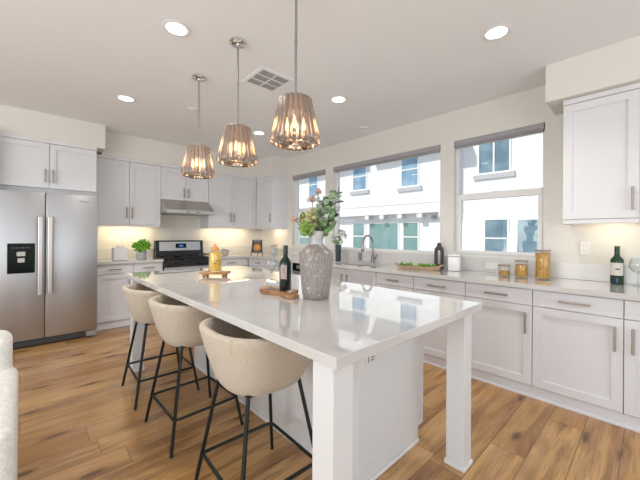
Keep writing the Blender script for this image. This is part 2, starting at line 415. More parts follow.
# ------------------------------------------------------------------ cabinets
def shaker(w, h, rail=.058, th=.02, rec=.012):
    """door face towards local -Y, lower left corner at origin, back at y=0"""
    b = B(); e = .0
    bm = b.bm
    xs = [0, rail, rail+.004, w-rail-.004, w-rail, w]; zs = [0, rail, rail+.004, h-rail-.004, h-rail, h]
    b.box(0, -th, 0, rail, 0, h); b.box(w-rail, -th, 0, w, 0, h); b.box(rail, -th, 0, w-rail, 0, rail); b.box(rail, -th, h-rail, w-rail, 0, h)
    b.box(rail, -th+rec+.001, rail, w-rail, -.001, h-rail)
    # small inner bevel strip
    for (x0, z0, x1, z1) in ((rail, rail, w-rail, rail+.005), (rail, h-rail-.005, w-rail, h-rail), (rail, rail, rail+.005, h-rail), (w-rail-.005, rail, w-rail, h-rail)):
        b.box(x0, -th+rec*.5, z0, x1, -.002, z1)
    return b
def pull(parent, x, z, length, vert, y=-.02, m=None, k=1.25):
    """bar pull with two feet; centre at x, z"""
    b = B(); r = .006*k; L = length/2
    if vert: b.box(x-r, y-.034, z-L, x+r, y-.023, z+L, .002); f = [(x, z-L+.025), (x, z+L-.025)]
    else: b.box(x-L, y-.034, z-r, x+L, y-.023, z+r, .002); f = [(x-L+.025, z), (x+L-.025, z)]
    for fx, fz in f: b.box(fx-.005, y-.024, fz-.005, fx+.005, y, fz+.005)
    return b.build('handle', m or NICKEL, parent)
G = .003
def door(t, x, z, w, h, hx=None, hz=None, hl=.16):
    d = shaker(w-2*G, h-2*G).build('door', CAB, t); d.location = (x+G, 0, z+G)
    if hx is not None: pull(d, hx-x-G, hz-z-G, hl, True)
    return d
def drawer(t, x, z, w, h, hl=.17):
    d = B().box(G, -.02, G, w-G, 0, h-G, .0015).build('drawer', CAB, t); d.location = (x, 0, z)
    pull(d, w/2, h/2, hl, False)
    return d
BACKR, RIGHTR = 0, -PI/2
FX, BB, UB, UX = 2.93, 5.08, 5.262, 3.20
def loc_right(y, x=FX): return (x+.02, y, 0)       # door back plane is .02 behind the door face
def base_cab(label, loc, rz, w, depth, kind, hinge='r', handle_l=.17):
    t = thing('base_cabinet', label, 'cabinet', loc, rz)
    zt, zd, zc = .874, .738, .098
    b = B()
    if kind == 'doors':      # open-topped box so the sink can hang inside
        b.box(.0005, .0005, zc, .018, depth, zt).box(w-.018, .0005, zc, w-.0005, depth, zt).box(.018, .02, zc, w-.018, depth-.01, zc+.018).box(.018, depth-.01, zc, w-.018, depth, zt).box(.018, .0005, zc, w-.018, .02, zc+.04).box(.018, .0005, zt-.04, w-.018, .02, zt)
    else: b.box(0.0005, 0.0005, zc, w-.0005, depth, zt)
    b.build('body', CAB, t)
    B().box(0, -.003, 0, w, .03, zc-.006).build('toe_kick', CAB, t)
    b = B().box(0, -.013, 0, w, -.003, .018, .002).build('shoe_molding', CAB, t)
    if kind == 'drawer_door':
        drawer(t, 0, zd, w, zt-zd-.006, handle_l)
        door(t, 0, zc, w, zd-zc, (w-.045 if hinge == 'l' else .045), zd-.14, .17)
    elif kind == 'doors':
        door(t, 0, zc, w/2, zt-zc-.006, w/2-.045, .79-.06, .15); door(t, w/2, zc, w/2, zt-zc-.006, w/2+.045, .79-.06, .15)
    elif kind == 'drawer_doors':
        drawer(t, 0, zd, w, zt-zd-.006, handle_l)
        door(t, 0, zc, w/2, zd-zc, w/2-.045, zd-.12, .15); door(t, w/2, zc, w/2, zd-zc, w/2+.045, zd-.12, .15)
    return t
dpt = W - FX - .02 - .002
# right run: (y_left, width, kind)
base_cab('white base cabinet in the window run farthest in the corner, left of the dishwasher', loc_right(5.075), RIGHTR, .68, dpt, 'drawer_door', 'r', .13)
base_cab('white base cabinet immediately left of the dishwasher, second from the corner', loc_right(4.39), RIGHTR, .61, dpt, 'drawer_door', 'r', .13)
base_cab('white double-door sink base cabinet under the faucet with two upright handles', loc_right(3.165), RIGHTR, .955, dpt, 'doors')
base_cab('white base cabinet right of the sink cabinet, below the wooden tray', loc_right(2.209), RIGHTR, .479, dpt, 'drawer_door', 'r', .155)
base_cab('white base cabinet below the white canister by the windows', loc_right(1.7297), RIGHTR, .535, dpt, 'drawer_door', 'l', .185)
base_cab('white base cabinet under the three pasta jars', loc_right(1.1947), RIGHTR, .529, dpt, 'drawer_door', 'l', .185)
base_cab('large white base cabinet under the upper cabinet near the green wine bottle, whole door shown', loc_right(.6654), RIGHTR, .528, dpt, 'drawer_door', 'l', .185)
base_cab('white base cabinet cut by the right edge of the photo, handle on its left', loc_right(.1373), RIGHTR, .528, dpt, 'drawer_door', 'r', .185)
# back run
dpb = BK - BB - .02 - .002
base_cab('white base cabinet on the back wall next to the refrigerator, under the white canister', (.672, BB+.02, 0), 0, .430, dpb, 'drawer_door', 'l', .15)
base_cab('white base cabinet on the back wall between stove and refrigerator, under the green plant', (1.102, BB+.02, 0), 0, .390, dpb, 'drawer_door', 'r', .15)
base_cab('white base cabinet on the back wall right of the stove', (2.262, BB+.02, 0), 0, .66, dpb, 'drawer_door', 'l', .15)

def upper_cab(label, loc, rz, w, depth, z0, z1, doors, rail=True, hside=None, hz=None, hl=.13, crown=True):
    t = thing('wall_cabinet', label, 'cabinet', (loc[0], loc[1], z0), rz); h = z1-z0
    u_ = .034 if rail else 0
    bb_ = B().box(.0005, .0005, u_, w-.0005, depth, h)
    if rail: bb_.box(.0005, .007, 0, .016, depth, u_); bb_.box(w-.016, .007, 0, w-.0005, depth, u_)
    bb_.build('body', CAB, t)
    zb = .035 if rail else .0; zt = h-(.045 if crown else .004)
    if rail: B().box(.0, -.014, 0, w, .006, zb-.002, .002).build('light_rail', CAB, t)
    if crown: B().box(0, -.024, zt+.002, w, .002, h-.001, .003).build('crown_molding', CAB, t)
    dw = w/doors
    for k in range(doors):
        if doors == 2: hx = w/2 + (-.035 if k == 0 else .035)
        else: hx = (.035 if hside == 'l' else w-.035)
        door(t, k*dw, zb, dw, zt-zb, hx, (hz-z0), hl)
    return t
dpu = BK-UB-.02-.002
upper_cab('short white double-door cabinet above the stainless refrigerator', (-.262, 5.0+.02), 0, .925, BK-5.022, 1.83, 2.411, 2, rail=False, hz=1.975, hl=.16)
upper_cab('tall white double-door wall cabinet between refrigerator and range hood', (.667, UB+.02), 0, .842, dpu, 1.397, 2.383, 2, hz=1.595, hl=.165)
upper_cab('short white double-door cabinet directly above the range hood', (1.511, UB+.02), 0, .75, dpu, 1.835, 2.383, 2, rail=False, hz=1.955, hl=.15)
upper_cab('tall white double-door wall cabinet right of the range hood', (2.263, UB+.02), 0, .872, dpu, 1.397, 2.383, 2, hz=1.595, hl=.165)
B().box(3.137, UB+.004, 1.397, 3.196, BK-.002, 2.383).build('cabinet_filler', CAB)
tag(bpy.data.objects['cabinet_filler'], 'narrow white filler strip in the inner corner between the wall cabinets', 'cabinet trim')
upper_cab('white single-door wall cabinet in the corner beside the far window', (UX+.02, UB-.002), RIGHTR, UB-4.731-.002, W-UX-.022, 1.397, 2.383, 1, hside='r', hz=1.60, hl=.16)
upper_cab('white wall cabinet at the right edge of the photo above the green wine bottle', (UX+.02, .520), RIGHTR, .447, W-UX-.022, 1.397, 2.412, 1, hside='r', hz=1.575, hl=.17)
upper_cab('white wall cabinet beyond the right edge of the photo', (UX+.02, .068), RIGHTR, .447, W-UX-.022, 1.397, 2.412, 1, hside='l', hz=1.575, hl=.17) if False else None

B().box(-.255, 5.06, 1.775, .660, 5.075, 1.8295).build('filler_panel', CAB)
tag(bpy.data.objects['filler_panel'], 'thin white recessed filler panel directly above the refrigerator', 'cabinet trim')
# under-cabinet light strips
for x0, x1, y, lb in ((.80, 1.42, 5.42, 'thin warm light strip under the wall cabinet left of the hood'), (2.35, 3.10, 5.42, 'thin warm light strip under the wall cabinet right of the hood')):
    t = tag(B().box(x0, y-.012, 1.414, x1, y+.012, 1.4295).build('light_strip', LEDWARM), lb, 'light')
    lamp('strip_glow', 'AREA', ((x0+x1)/2, y, 1.410), 2.0, (1, .80, .50), direction=(0, .25, -1), shape='RECTANGLE', size=x1-x0, size_y=.03)
t = tag(B().box(3.37, 4.80, 1.414, 3.394, 5.15, 1.4295).build('light_strip', LEDWARM), 'thin warm light strip under the corner wall cabinet by the window', 'light')
lamp('strip_glow', 'AREA', (3.38, 4.98, 1.410), 1.0, (1, .80, .50), direction=(.25, 0, -1), shape='RECTANGLE', size=.03, size_y=.35)
t = tag(B().box(3.37, .10, 1.414, 3.394, .40, 1.4295).build('light_strip', LEDWARM), 'thin warm light strip under the wall cabinet by the green wine bottle', 'light')
lamp('strip_glow', 'AREA', (3.38, .22, 1.410), .45, (1, .82, .55), direction=(.25, 0, -1), shape='RECTANGLE', size=.03, size_y=.30)

# ------------------------------------------------------------------ worktops
CT0, CT1 = .8755, .914
SX0, SX1, SY0, SY1 = 3.02, 3.38, 2.30, 3.04     # sink cut-out
cf = FX-.03
b = B()
b.box(cf, -.40, CT0, W-.001, SY0, CT1); b.box(cf, SY0, CT0, SX0, SY1, CT1); b.box(SX1, SY0, CT0, W-.001, SY1, CT1); b.box(cf, SY1, CT0, W-.001, BK-.001, CT1)
b.box(2.264, BB-.03, CT0, cf, BK-.001, CT1)
tag(b.build('kitchen_worktop', QUARTZ), 'long white quartz worktop running below the windows and round the corner to the stove', 'worktop')
tag(B().box(.664, BB-.03, CT0, 1.492, BK-.001, CT1, .002).build('kitchen_worktop', QUARTZ), 'short white quartz worktop between refrigerator and stove', 'worktop')
SPL = quartz('honed_quartz', .30, 0)
tag(B().box(W-.02, -.40, CT1+.0005, W-.001, BK-.021, 1.064, .002).build('backsplash', SPL), 'low white quartz backsplash below the windows', 'backsplash')
tag(B().box(2.264, BK-.02, CT1+.0005, W-.001, BK-.001, 1.064, .002).build('backsplash', SPL), 'low quartz backsplash on the back wall right of the stove', 'backsplash')
tag(B().box(.664, BK-.02, CT1+.0005, 1.492, BK-.001, 1.064, .002).build('backsplash', SPL), 'low quartz backsplash on the back wall behind the white canister', 'backsplash')

# sink
t = thing('kitchen_sink', 'undermount stainless sink basin set in the worktop below the wide window', 'sink', ((SX0+SX1)/2, (SY0+SY1)/2, .874))
b = B(); w2, l2, dp = (SX1-SX0)/2-.001, (SY1-SY0)/2-.001, -.19
for x0, y0, x1, y1 in ((-w2, -l2, -w2+.004, l2), (w2-.004, -l2, w2, l2), (-w2, -l2, w2, -l2+.004), (-w2, l2-.004, w2, l2)): b.box(x0, y0, dp, x1, y1, .001)
b.box(-w2, -l2, dp-.004, w2, l2, dp); b.build('basin', mat('sink_steel', (.32, .32, .33), .35, 1), t)
B().lathe([(.045, 0), (.045, .004), (.03, .002)], 20, (0, 0, dp)).build('drain', CHROME, t, smooth=True)
# faucet
FAUC = mat('faucet_steel', (.30, .29, .29), .28, 1)
t = thing('kitchen_faucet', 'tall brushed gooseneck faucet behind the sink under the wide window', 'faucet', (3.45, 2.66, CT1+.0005))
B().lathe([(.028, 0), (.028, .008), (.023, .014), (.021, .10), (.016, .115)], 20).build('base', FAUC, t, smooth=True)
pts = [(0, 0, .10), (0, 0, .26)] + [(-.105+.105*math.cos(a), 0, .26+.115*math.sin(a)) for a in [PI*k/12 for k in range(1, 12)]] + [(-.212, 0, .25)]
B().tube(pts, .0125, 12).build('spout', FAUC, t, smooth=True)
B().lathe([(.017, 0), (.021, -.05), (.021, -.085), (.017, -.10)], 16, (-.213, 0, .26)).build('spray_head', FAUC, t, smooth=True)
B().tube([(0, -.01, .065), (0, -.05, .07)], .011, 10).tube([(0, -.045, .066), (0, -.075, .12)], .006, 8).build('lever', FAUC, t, smooth=True)
# dishwasher
t = thing('dishwasher', 'stainless dishwasher with dark control panel between corner and sink cabinets', 'dishwasher', (FX+.02, 3.775, 0), RIGHTR)
B().box(.003, .001, .10, .602, .56, .872).build('body', BLACKPL, t)
B().box(.004, -.022, .105, .601, 0, .755, .004).build('door', STEEL, t)
c = B().box(.004, -.022, .758, .601, 0, .868, .004).build('control_panel', BLACKGL, t)
B().box(.10, -.0235, .79, .28, -.0215, .84).build('display', mat('display_green', (.25, .32, .28), .3), c)
B().box(.004, .02, 0, .601, .04, .098).build('toe_panel', BLACKPL, t)

# ------------------------------------------------------------------ refrigerator
t = thing('refrigerator', 'stainless steel side-by-side refrigerator with black ice and water dispenser', 'refrigerator', (-.254, 4.84, 0))
GREYM = mat('grey_cabinet_metal', (.30, .30, .31), .4, .6)
B().box(.004, .075, .02, .906, .72, 1.745).build('cabinet', GREYM, t)
SR = mat('fridge_steel', (.50, .505, .53), .42, 1, bump=(40, .02, .001))
L = B().box(0, 0, .085, .413, .07, 1.76, .008, 2).build('freezer_door', SR, t, smooth=True)
R = B().box(.419, 0, .085, .910, .07, 1.76, .008, 2).build('fridge_door', SR, t, smooth=True)
FH = mat('handle_steel', (.52, .48, .46), .38, 1)
for par, x in ((L, .352), (R, .437)):
    b = B().box(x, -.062, .59, x+.044, -.036, 1.485, .007, 2); b.box(x+.012, -.04, .62, x+.032, 0, .66); b.box(x+.012, -.04, 1.41, x+.032, 0, 1.45)
    b.build('handle', FH, par)
dsp = B().box(.106, -.004, .845, .330, .004, 1.178, .006, 2).build('dispenser', BLACKGL, L)
B().box(.125, .004, .86, .311, .0041, .86001).build('drip_tray', BLACKPL, L)
B().box(.180, -.018, 1.035, .252, -.004, 1.085, .004).box(.188, -.014, .965, .246, -.004, 1.015, .003).build('paddle', mat('grey_paddle', (.50, .49, .46), .4, .3), L)
b = B()
for k in range(6): b.box(.145+k*.026, -.0052, 1.125, .160+k*.026, -.0045, 1.131)
b.build('control_marks', mat('dim_marks', (.22, .25, .24), .5), L)
b = B().box(.02, .02, .018, .89, .06, .078); b.build('bottom_grille', mat('grille_grey', (.045, .05, .048), .5), t)
B().box(.80, .0, .012, .905, .06, .078, .006).build('hinge_cover', mat('hinge_grey', (.25, .25, .25), .5), t)
B().box(.80, .0, .0, .86, .03, .02).box(.04, .02, 0, .1, .05, .02).box(.04, .6, 0, .1, .66, .02).box(.80, .6, 0, .86, .66, .02).build('foot', BLACKPL, t)
def text(s, size, m, name, parent, loc, rot, ext=.0006):
    c = bpy.data.curves.new(name, 'FONT'); c.body = s; c.size = size; c.extrude = ext; c.align_x = 'CENTER'; c.align_y = 'CENTER'
    tmp = bpy.data.objects.new('tmp', c); COL.objects.link(tmp)
    dg = bpy.context.evaluated_depsgraph_get(); me = bpy.data.meshes.new_from_object(tmp.evaluated_get(dg))
    bpy.data.objects.remove(tmp, do_unlink=True)
    o = bpy.data.objects.new(name, me); COL.objects.link(o); me.materials.clear(); me.materials.append(m)
    o.parent = parent; o.location = loc; o.rotation_euler = rot; return o
text('Whirlpool', .022, BLACKPL, 'badge', R, (.775, -.0012, 1.682), (PI/2, 0, 0))

# ------------------------------------------------------------------ stove and hood
t = thing('gas_range', 'black and stainless gas stove with tall control backguard below the hood', 'stove', (1.500, 5.03, 0))
RB = mat('range_black', (.012, .014, .016), .25)
B().box(.002, .03, .03, .754, .54, .90).build('body', RB, t)
B().box(.0, .0, .905, .756, .54, .925, .004).build('cooktop', RB, t)
B().box(.0, -.012, .80, .756, .03, .902, .006).build('front_panel', RB, t)
d = B().box(.004, -.01, .17, .752, .03, .79, .006).build('oven_door', STEEL, t)
B().box(.10, -.013, .30, .656, -.008, .66, .004).build('oven_window', BLACKGL, d)
B().tube([(.06, -.055, .735), (.696, -.055, .735)], .011, 10).tube([(.08, -.055, .735), (.08, -.008, .735)], .008, 8).tube([(.676, -.055, .735), (.676, -.008, .735)], .008, 8).build('handle', STEEL, d, smooth=True)
B().box(.004, -.01, .03, .752, .03, .16, .006).build('storage_drawer', STEEL, t)
for x in (.09, .22, .378, .536, .666):
    k = B().lathe([(.022, 0), (.022, .012), (.017, .03), (.012, .032)], 16).build('knob', mat('knob_black', (.02, .02, .022), .3), t, smooth=True); k.rotation_euler = (PI/2, 0, 0); k.location = (x, -.012, .852)
bg = B().prism([(.42, .925), (.54, .925), (.54, 1.185), (.46, 1.185), (.445, 1.17)], 'x', .0, .756).build('backguard', RB, t)
B().prism([(.427, 1.02), (.445, 1.02), (.455, 1.165), (.4425, 1.165)], 'x', .05, .706).build('steel_panel', STEEL, bg)
dd = B().prism([(.428, 1.06), (.448, 1.06), (.454, 1.135), (.437, 1.135)], 'x', .30, .47).build('display', BLACKGL, bg)
B().prism([(.4295, 1.085), (.446, 1.085), (.449, 1.11), (.4325, 1.11)], 'x', .35, .42).build('clock', mat('clock_blue', (.05, .12, .30), .3, emit=((.1, .3, .9), .6)), bg)
for gx in (.03, .27, .51):
    b = B(); w = .216
    for yy in (.05, .40): b.box(gx, yy, .955, gx+w, yy+.012, .967)
    for xx in (gx, gx+w-.012, gx+w/2-.006): b.box(xx, .05, .955, xx+.012, .412, .967)
    for yy in (.14, .31): b.box(gx+.03, yy, .957, gx+w-.03, yy+.01, .969)
    for xx in (gx, gx+w-.012):
        for yy in (.05, .40): b.box(xx, yy, .925, xx+.012, yy+.012, .957)
    b.build('grate', mat('cast_iron', (.015, .015, .016), .6), t)
for x, y in ((.138, .145), (.138, .315), (.378, .23), (.618, .145), (.618, .315)):
    B().lathe([(.045, 0), (.045, .012), (.03, .02), (0, .02)], 18, (x, y, .925)).build('burner', mat('burner_black', (.03, .03, .03), .5), t, smooth=True)
t = thing('range_hood', 'low stainless range hood above the stove', 'range hood', (1.512, BK-.002, 1.615))
b = B().prism([(-.60, 0), (0, 0), (0, .218), (-.335, .218), (-.60, .052)], 'x', 0, .748)
b.build('canopy', mat('hood_steel', (.50, .46, .43), .33, 1), t)
B().box(.005, -.604, .004, .743, -.60, .046).build('lip', STEEL, t)
B().box(.04, -.56, -.008, .708, -.06, 0).build('filter', mat('filter_grey', (.35, .35, .34), .4, .8), t)
for x in (.30, .45): B().box(x, -.607, .018, x+.035, -.603, .03).build('switch', BLACKPL, t)

# ------------------------------------------------------------------ island
IX0, IX1, IY0, IY1 = .694, 1.880, .672, 3.499
tag(B().box(IX0, IY0, CT0, IX1, IY1, CT1, .002).build('island_worktop', QUARTZ), 'large white quartz top of the kitchen island reflecting the windows', 'worktop')
t = thing('kitchen_island', 'white painted kitchen island base with square corner posts', 'kitchen island', (1.285, 2.085, 0))
def rel(b, x0, y0, z0, x1, y1, z1, bev=0): return b.box(x0-1.285, y0-2.085, z0, x1-1.285, y1-2.085, z1, bev)
bx0, bx1, by0, by1 = 1.213, 1.855, 1.03, 3.14
rel(rel(B(), bx0, by0, .098, bx1, by1, .8745), bx0, by0, 0, bx1-.06, by1, .098).build('body', ISL, t)
# end panel: frame standing proud, right stile stops above the toe notch
b = B(); y = by0-.012
rel(b, bx0, y, 0, bx0+.05, by0, .8745); rel(b, bx1-.012, y, .098, bx1, by0, .8745); rel(b, bx0+.05, y, .02, bx1-.06, by0, .098); rel(b, bx0+.05, y, .098, bx1-.012, by0, .10); rel(b, bx0+.05, y+.004, .10, bx1-.012, by0, .8745)
b.build('end_panel', ISL, t)
b = B(); rel(b, bx0, by0-.022, 0, bx1-.06, by0-.012, .022, .003); b.build('shoe_molding', TRIM, t)
b = B(); rel(b, bx0-.012, by0-.012, 0, bx0, by1, .028, .003); b.build('baseboard', TRIM, t)
o = B(); rel(o, 1.262, 1.012, .612, 1.352, 1.018, .682, .002); o = o.build('outlet_cover', ISL, t)
b = B(); rel(b, 1.282, 1.0112, .635, 1.287, 1.0122, .665); rel(b, 1.305, 1.0112, .655, 1.333, 1.0122, .660); rel(b, 1.305, 1.0112, .640, 1.333, 1.0122, .645); b.build('slot', DARKSLOT, o)
# doors on the window side of the island
yd = by0+.004; n = 4; wd = (by1-by0-.008)/n
for k in range(n):
    d = shaker(wd-.003, .76).build('door', ISL, t); d.rotation_euler = (0, 0, PI/2); d.location = (bx1-1.285, yd+k*wd-2.085+.0015, .105)
    pull(d, (.045 if k % 2 else wd-.048), .62, .16, True)
LW = .10
for lx, ly in ((.722, .713), (1.742, .713), (.722, 3.335), (1.742, 3.335)):
    p = B(); rel(p, lx, ly, 0, lx+LW, ly+LW, .8745, .002); p = p.build('corner_post', ISL, t)
    q = B(); rel(q, lx-.008, ly-.008, 0, lx+LW+.008, ly, .022, .002); rel(q, lx-.008, ly+LW, 0, lx+LW+.008, ly+LW+.008, .022, .002); rel(q, lx-.008, ly, 0, lx, ly+LW, .022, .002); rel(q, lx+LW, ly, 0, lx+LW+.008, ly+LW, .022, .002)
    q.build('post_molding', TRIM, p)

# ------------------------------------------------------------------ bar stools
def make_stool(label, loc, rz):
    t = thing('bar_stool', label, 'stool', loc, rz, 'boucle bar stools along the island')
    # barrel shell: theta 0 = back (-X), wraps to the arms
    def rad(th, t_):          # rounded-square plan
        base = .185 + .092*t_**.72
        c, s = abs(math.cos(th)), abs(math.sin(th)); n = 2.6
        return base / (c**n + s**n)**(1/n)
    N = 30; TH = math.radians(138)
    bm = bmesh.new(); rows = []
    lev = [0, .12, .3, .5, .7, .85, .95, 1.0]
    for i in range(N+1):
        th = -TH + 2*TH*i/N
        k = abs(th)/TH
        top = .866 - .05*k**2.2
        bot = .588
        col = []
        col.append((rad(th, 0)-.055, bot-.022))
        for s_ in lev[:-1]: col.append((rad(th, s_), bot + (top-bot)*s_))
        col.append((rad(th, 1)-.008, top-.003)); col.append((rad(th, 1)-.022, top+.004)); col.append((rad(th, 1)-.036, top-.003))
        for s_ in (.9, .6, .3, .1): col.append((rad(th, s_)-.045, bot + (top-bot)*s_))
        col.append((rad(th, 0)-.07, bot+.0))
        rows.append([bm.verts.new((-r*math.cos(th), r*math.sin(th), z)) for r, z in col])
    for a, b_ in zip(rows, rows[1:]):
        n = len(a)
        for j in range(n): bm.faces.new((a[j], a[(j+1) % n], b_[(j+1) % n], b_[j]))
    bm.faces.new(rows[0]); bm.faces.new(rows[-1][::-1])
    bmesh.ops.bevel(bm, geom=[e for e in bm.edges if (all(v in rows[0] for v in e.verts) or all(v in rows[-1] for v in e.verts))], offset=.012, segments=3, affect='EDGES')
    b = B(); b.bm.free(); b.bm = bm
    sh = b.build('backrest', STOOLFAB, t, smooth='all')
    # piping seam down both rear corners
    for sg in (-1, 1):
        th = sg*.62
        B().tube([(-(rad(th, s_)+.001)*math.cos(th), (rad(th, s_)+.001)*math.sin(th), .60+(.868-.60)*s_) for s_ in lev], .0018, 5).build('seam', STOOLFAB, sh)
    # seat
    prof = [(0, .572), (.12, .572), (.165, .578), (.185, .60), (.196, .63), (.19, .655), (.15, .668), (0, .672)]
    b = B(); rings = []
    for r0, z in prof:
        if r0 == 0: rings.append([b.bm.verts.new((0.01, 0, z))]); continue
        ring = []
        for i in range(40):
            th = 2*PI*i/40; c, s = abs(math.cos(th)), abs(math.sin(th)); r = r0/(c**2.6+s**2.6)**(1/2.6)
            ring.append(b.bm.verts.new((r*math.cos(th)+.01, r*math.sin(th), z)))
        rings.append(ring)
    for a, c_ in zip(rings, rings[1:]):
        for i in range(40):
            j = (i+1) % 40; q = []
            for v in (a[i % len(a)], a[j % len(a)], c_[j % len(c_)], c_[i % len(c_)]):
                if v not in q: q.append(v)
            b.bm.faces.new(q)
    b.build('seat', STOOLFAB, t, smooth='all')
    feet = [(-.235, -.245), (-.235, .245), (.225, -.245), (.225, .245)]; top = [(-.145, -.15), (-.145, .15), (.135, -.14), (.135, .14)]
    def at(k, z): f = z/.585; return (feet[k][0]+(top[k][0]-feet[k][0])*f, feet[k][1]+(top[k][1]-feet[k][1])*f, z)
    for k in range(4):
        lg = B().tube([at(k, .0015), at(k, .592)], .0098, 10).build('leg', BLACKMET, t, smooth=True)
        B().lathe([(.011, 0), (.011, .006)], 10, (feet[k][0], feet[k][1], 0)).build('foot_cap', BLACKPL, lg)
    zf = .185; c4 = [Vector(at(k, zf)) for k in (0, 1, 3, 2)]
    pts = []
    for i in range(4):
        p = c4[i]; a = (c4[i-1]-p).normalized(); d = (c4[(i+1) % 4]-p).normalized(); r = .03
        for q in (0, .25, .5, .75, 1): pts.append(p + a*r*(1-q)**2 + d*r*q**2)
    B().tube(pts, .0088, 8, closed=True).build('footrest', BLACKMET, t, smooth=True)
    B().tube([at(0, .588), at(1, .588), at(3, .588), at(2, .588)], .008, 8, closed=True).build('seat_frame', BLACKMET, t)
    return t
s0 = make_stool('nearest beige boucle bar stool at the island, largest of the three', (.85, 1.350, 0), -.04)
dup(s0, (.845, 2.17, 0), 0.02, 'middle beige boucle bar stool of the three along the island')
dup(s0, (.83, 2.86, 0), -.03, 'farthest beige boucle bar stool, nearest the refrigerator')

# ------------------------------------------------------------------ pendants
FAUCR = mat('rod_steel', (.42, .41, .41), .3, 1)
def make_pendant(label, loc):
    t = thing('pendant_light', label, 'pendant lamp', loc, 0, 'smoked glass pendants over the island')
    drop = CZ
    B().lathe([(.062, -.001), (.062, -.016), (.055, -.022), (.012, -.024), (.012, -.03)], 28, (0, 0, 0)).build('canopy', CHROME, t, smooth=True)
    B().lathe([(.0072, -.02), (.0072, -.64)], 10).lathe([(.009, -.30), (.009, -.32)], 10).build('rod', FAUCR, t, smooth=True)
    z1, z0 = CZ-2.080, CZ-1.80
    B().lathe([(.0, -z1+.006), (.076, -z1+.006), (.08, -z1+.0), (.08, -z1-.008), (.074, -z1-.008)], 30).build('top_cap', NICKEL, t, smooth=True)
    N = 20
    for i in range(N):
        b = B(); a0 = 2*PI*i/N; rows = []
        pr = [(.078, -z1), (.090, -z1-.05), (.102, -z1-.10), (.114, -z1-.155), (.125, -z1-.20), (.131, -z1-.228), (.130, -z1-.246), (.120, -z1-.258), (.105, -z1-.263)]
        for r, z in pr:
            hw = r*math.sin(PI/N)*1.02; row = []
            for q in (-1, -.6, -.2, .2, .6, 1):
                rr = r*math.cos(PI/N) + .017*math.sqrt(max(0, 1-q*q))
                row.append(b.bm.verts.new((rr*math.cos(a0)-q*hw*math.sin(a0), rr*math.sin(a0)+q*hw*math.cos(a0), z - (.004*(1-q*q) if z < -z1-.24 else 0))))
            rows.append(row)
        for u, v in zip(rows, rows[1:]):
            for k in range(5): b.bm.faces.new((u[k], u[k+1], v[k+1], v[k]))
        b.build('glass_rib', SMOKE, t, smooth='all')
    # ring of crystal leaves closing the underside
    b = B()
    for i in range(16):
        a = 2*PI*i/16; c, s = math.cos(a), math.sin(a)
        for sg in (-1, 1):
            q = [(.034, 0, -z1-.272), (.066, sg*.014, -z1-.263), (.106, 0, -z1-.265), (.07, 0, -z1-.279)]
            b.bm.faces.new([b.bm.verts.new((x*c-y*s, x*s+y*c, z)) for x, y, z in q])
    b.build('glass_bottom', SMOKE, t)
    B().lathe([(.0, -z1-.285), (.014, -z1-.279), (.03, -z1-.27), (.03, -z1-.265), (0, -z1-.265)], 16).build('finial', CHROME, t, smooth=True)
    B().tube([(0, 0, -z1), (0, 0, -z1-.265)], .006, 8).build('stem', CHROME, t)
    for i in range(4):
        a = PI/4+PI/2*i; x, y = .048*math.cos(a), .048*math.sin(a)
        c = B().lathe([(.010, -z1-.235), (.010, -z1-.19), (.007, -z1-.185)], 10, (x, y, 0)).tube([(0, 0, -z1-.25), (x, y, -z1-.233)], .004, 6).build('candle_socket', CHROME, t, smooth=True)
        B().lathe([(.006, -z1-.186), (.010, -z1-.168), (.011, -z1-.155), (.007, -z1-.13), (.001, -z1-.105)], 12, (x, y, 0)).build('bulb', FILAMENT, t, smooth=True)
    l = lamp('pendant_glow', 'POINT', (loc[0], loc[1], loc[2]-z1-.15), 0.4, (1, .70, .45), shadow_soft_size=.03)
    return t
p0 = make_pendant('nearest and largest-looking smoked glass pendant, above the tall vase', (1.13, 1.438, CZ))
for y, lb in ((2.127, 'middle smoked glass pendant of the three above the island'), (2.85, 'farthest smoked glass pendant, hanging in front of the hood')):
    dup(p0, (1.13, y, CZ), .1, lb)
    lamp('pendant_glow', 'POINT', (1.13, y, 1.96), 0.4, (1, .70, .45), shadow_soft_size=.03)

# ------------------------------------------------------------------ ceiling fittings
def downlight(label, x, y, on=True, first=None):
    t = thing('recessed_downlight', label, 'ceiling light', (x, y, CZ), 0, 'round recessed downlights in the ceiling')
    B().lathe([(.066, -.0005), (.092, -.0005), (.095, -.003), (.090, -.007), (.070, -.008), (.066, -.005)], 32, cap=False).build('trim_ring', mat('fitting_white', (.82, .81, .80), .5), t, smooth=True)
    B().lathe([(0, -.003), (.068, -.003), (.068, -.0006), (0, -.0006)], 32).build('lens', DOWNL, t)
    lamp('downlight_beam', 'SPOT', (x, y, CZ-.02), 40, (1, .95, .89), direction=(0, 0, -1), spot_size=math.radians(130), spot_blend=.8, shadow_soft_size=.06)
downlight('recessed ceiling light nearest the top edge, left of the middle pendant', .75, 2.29)
downlight('recessed ceiling light farthest left, above the refrigerator side', .757, 3.844)
downlight('recessed ceiling light at the right, nearest the white wall cabinet', 2.381, .766)
downlight('recessed ceiling light right of the nearest pendant', 2.374, 2.292)
downlight('small-looking recessed ceiling light between middle and nearest pendants', 2.362, 3.826)
t = thing('ceiling_sensor', 'round unlit white disc on the ceiling above the wide window', 'ceiling fitting', (3.288, 2.677, CZ))
B().lathe([(.095, -.0005), (.095, -.006), (.085, -.012), (.06, -.012), (.055, -.008), (0, -.008)], 32).build('cover', mat('fitting_white', (.8, .8, .8), .5), t, smooth=True)
t = thing('sprinkler_head', 'small round white sprinkler plate on the ceiling by the far pendant', 'sprinkler', (1.364, 3.634, CZ))
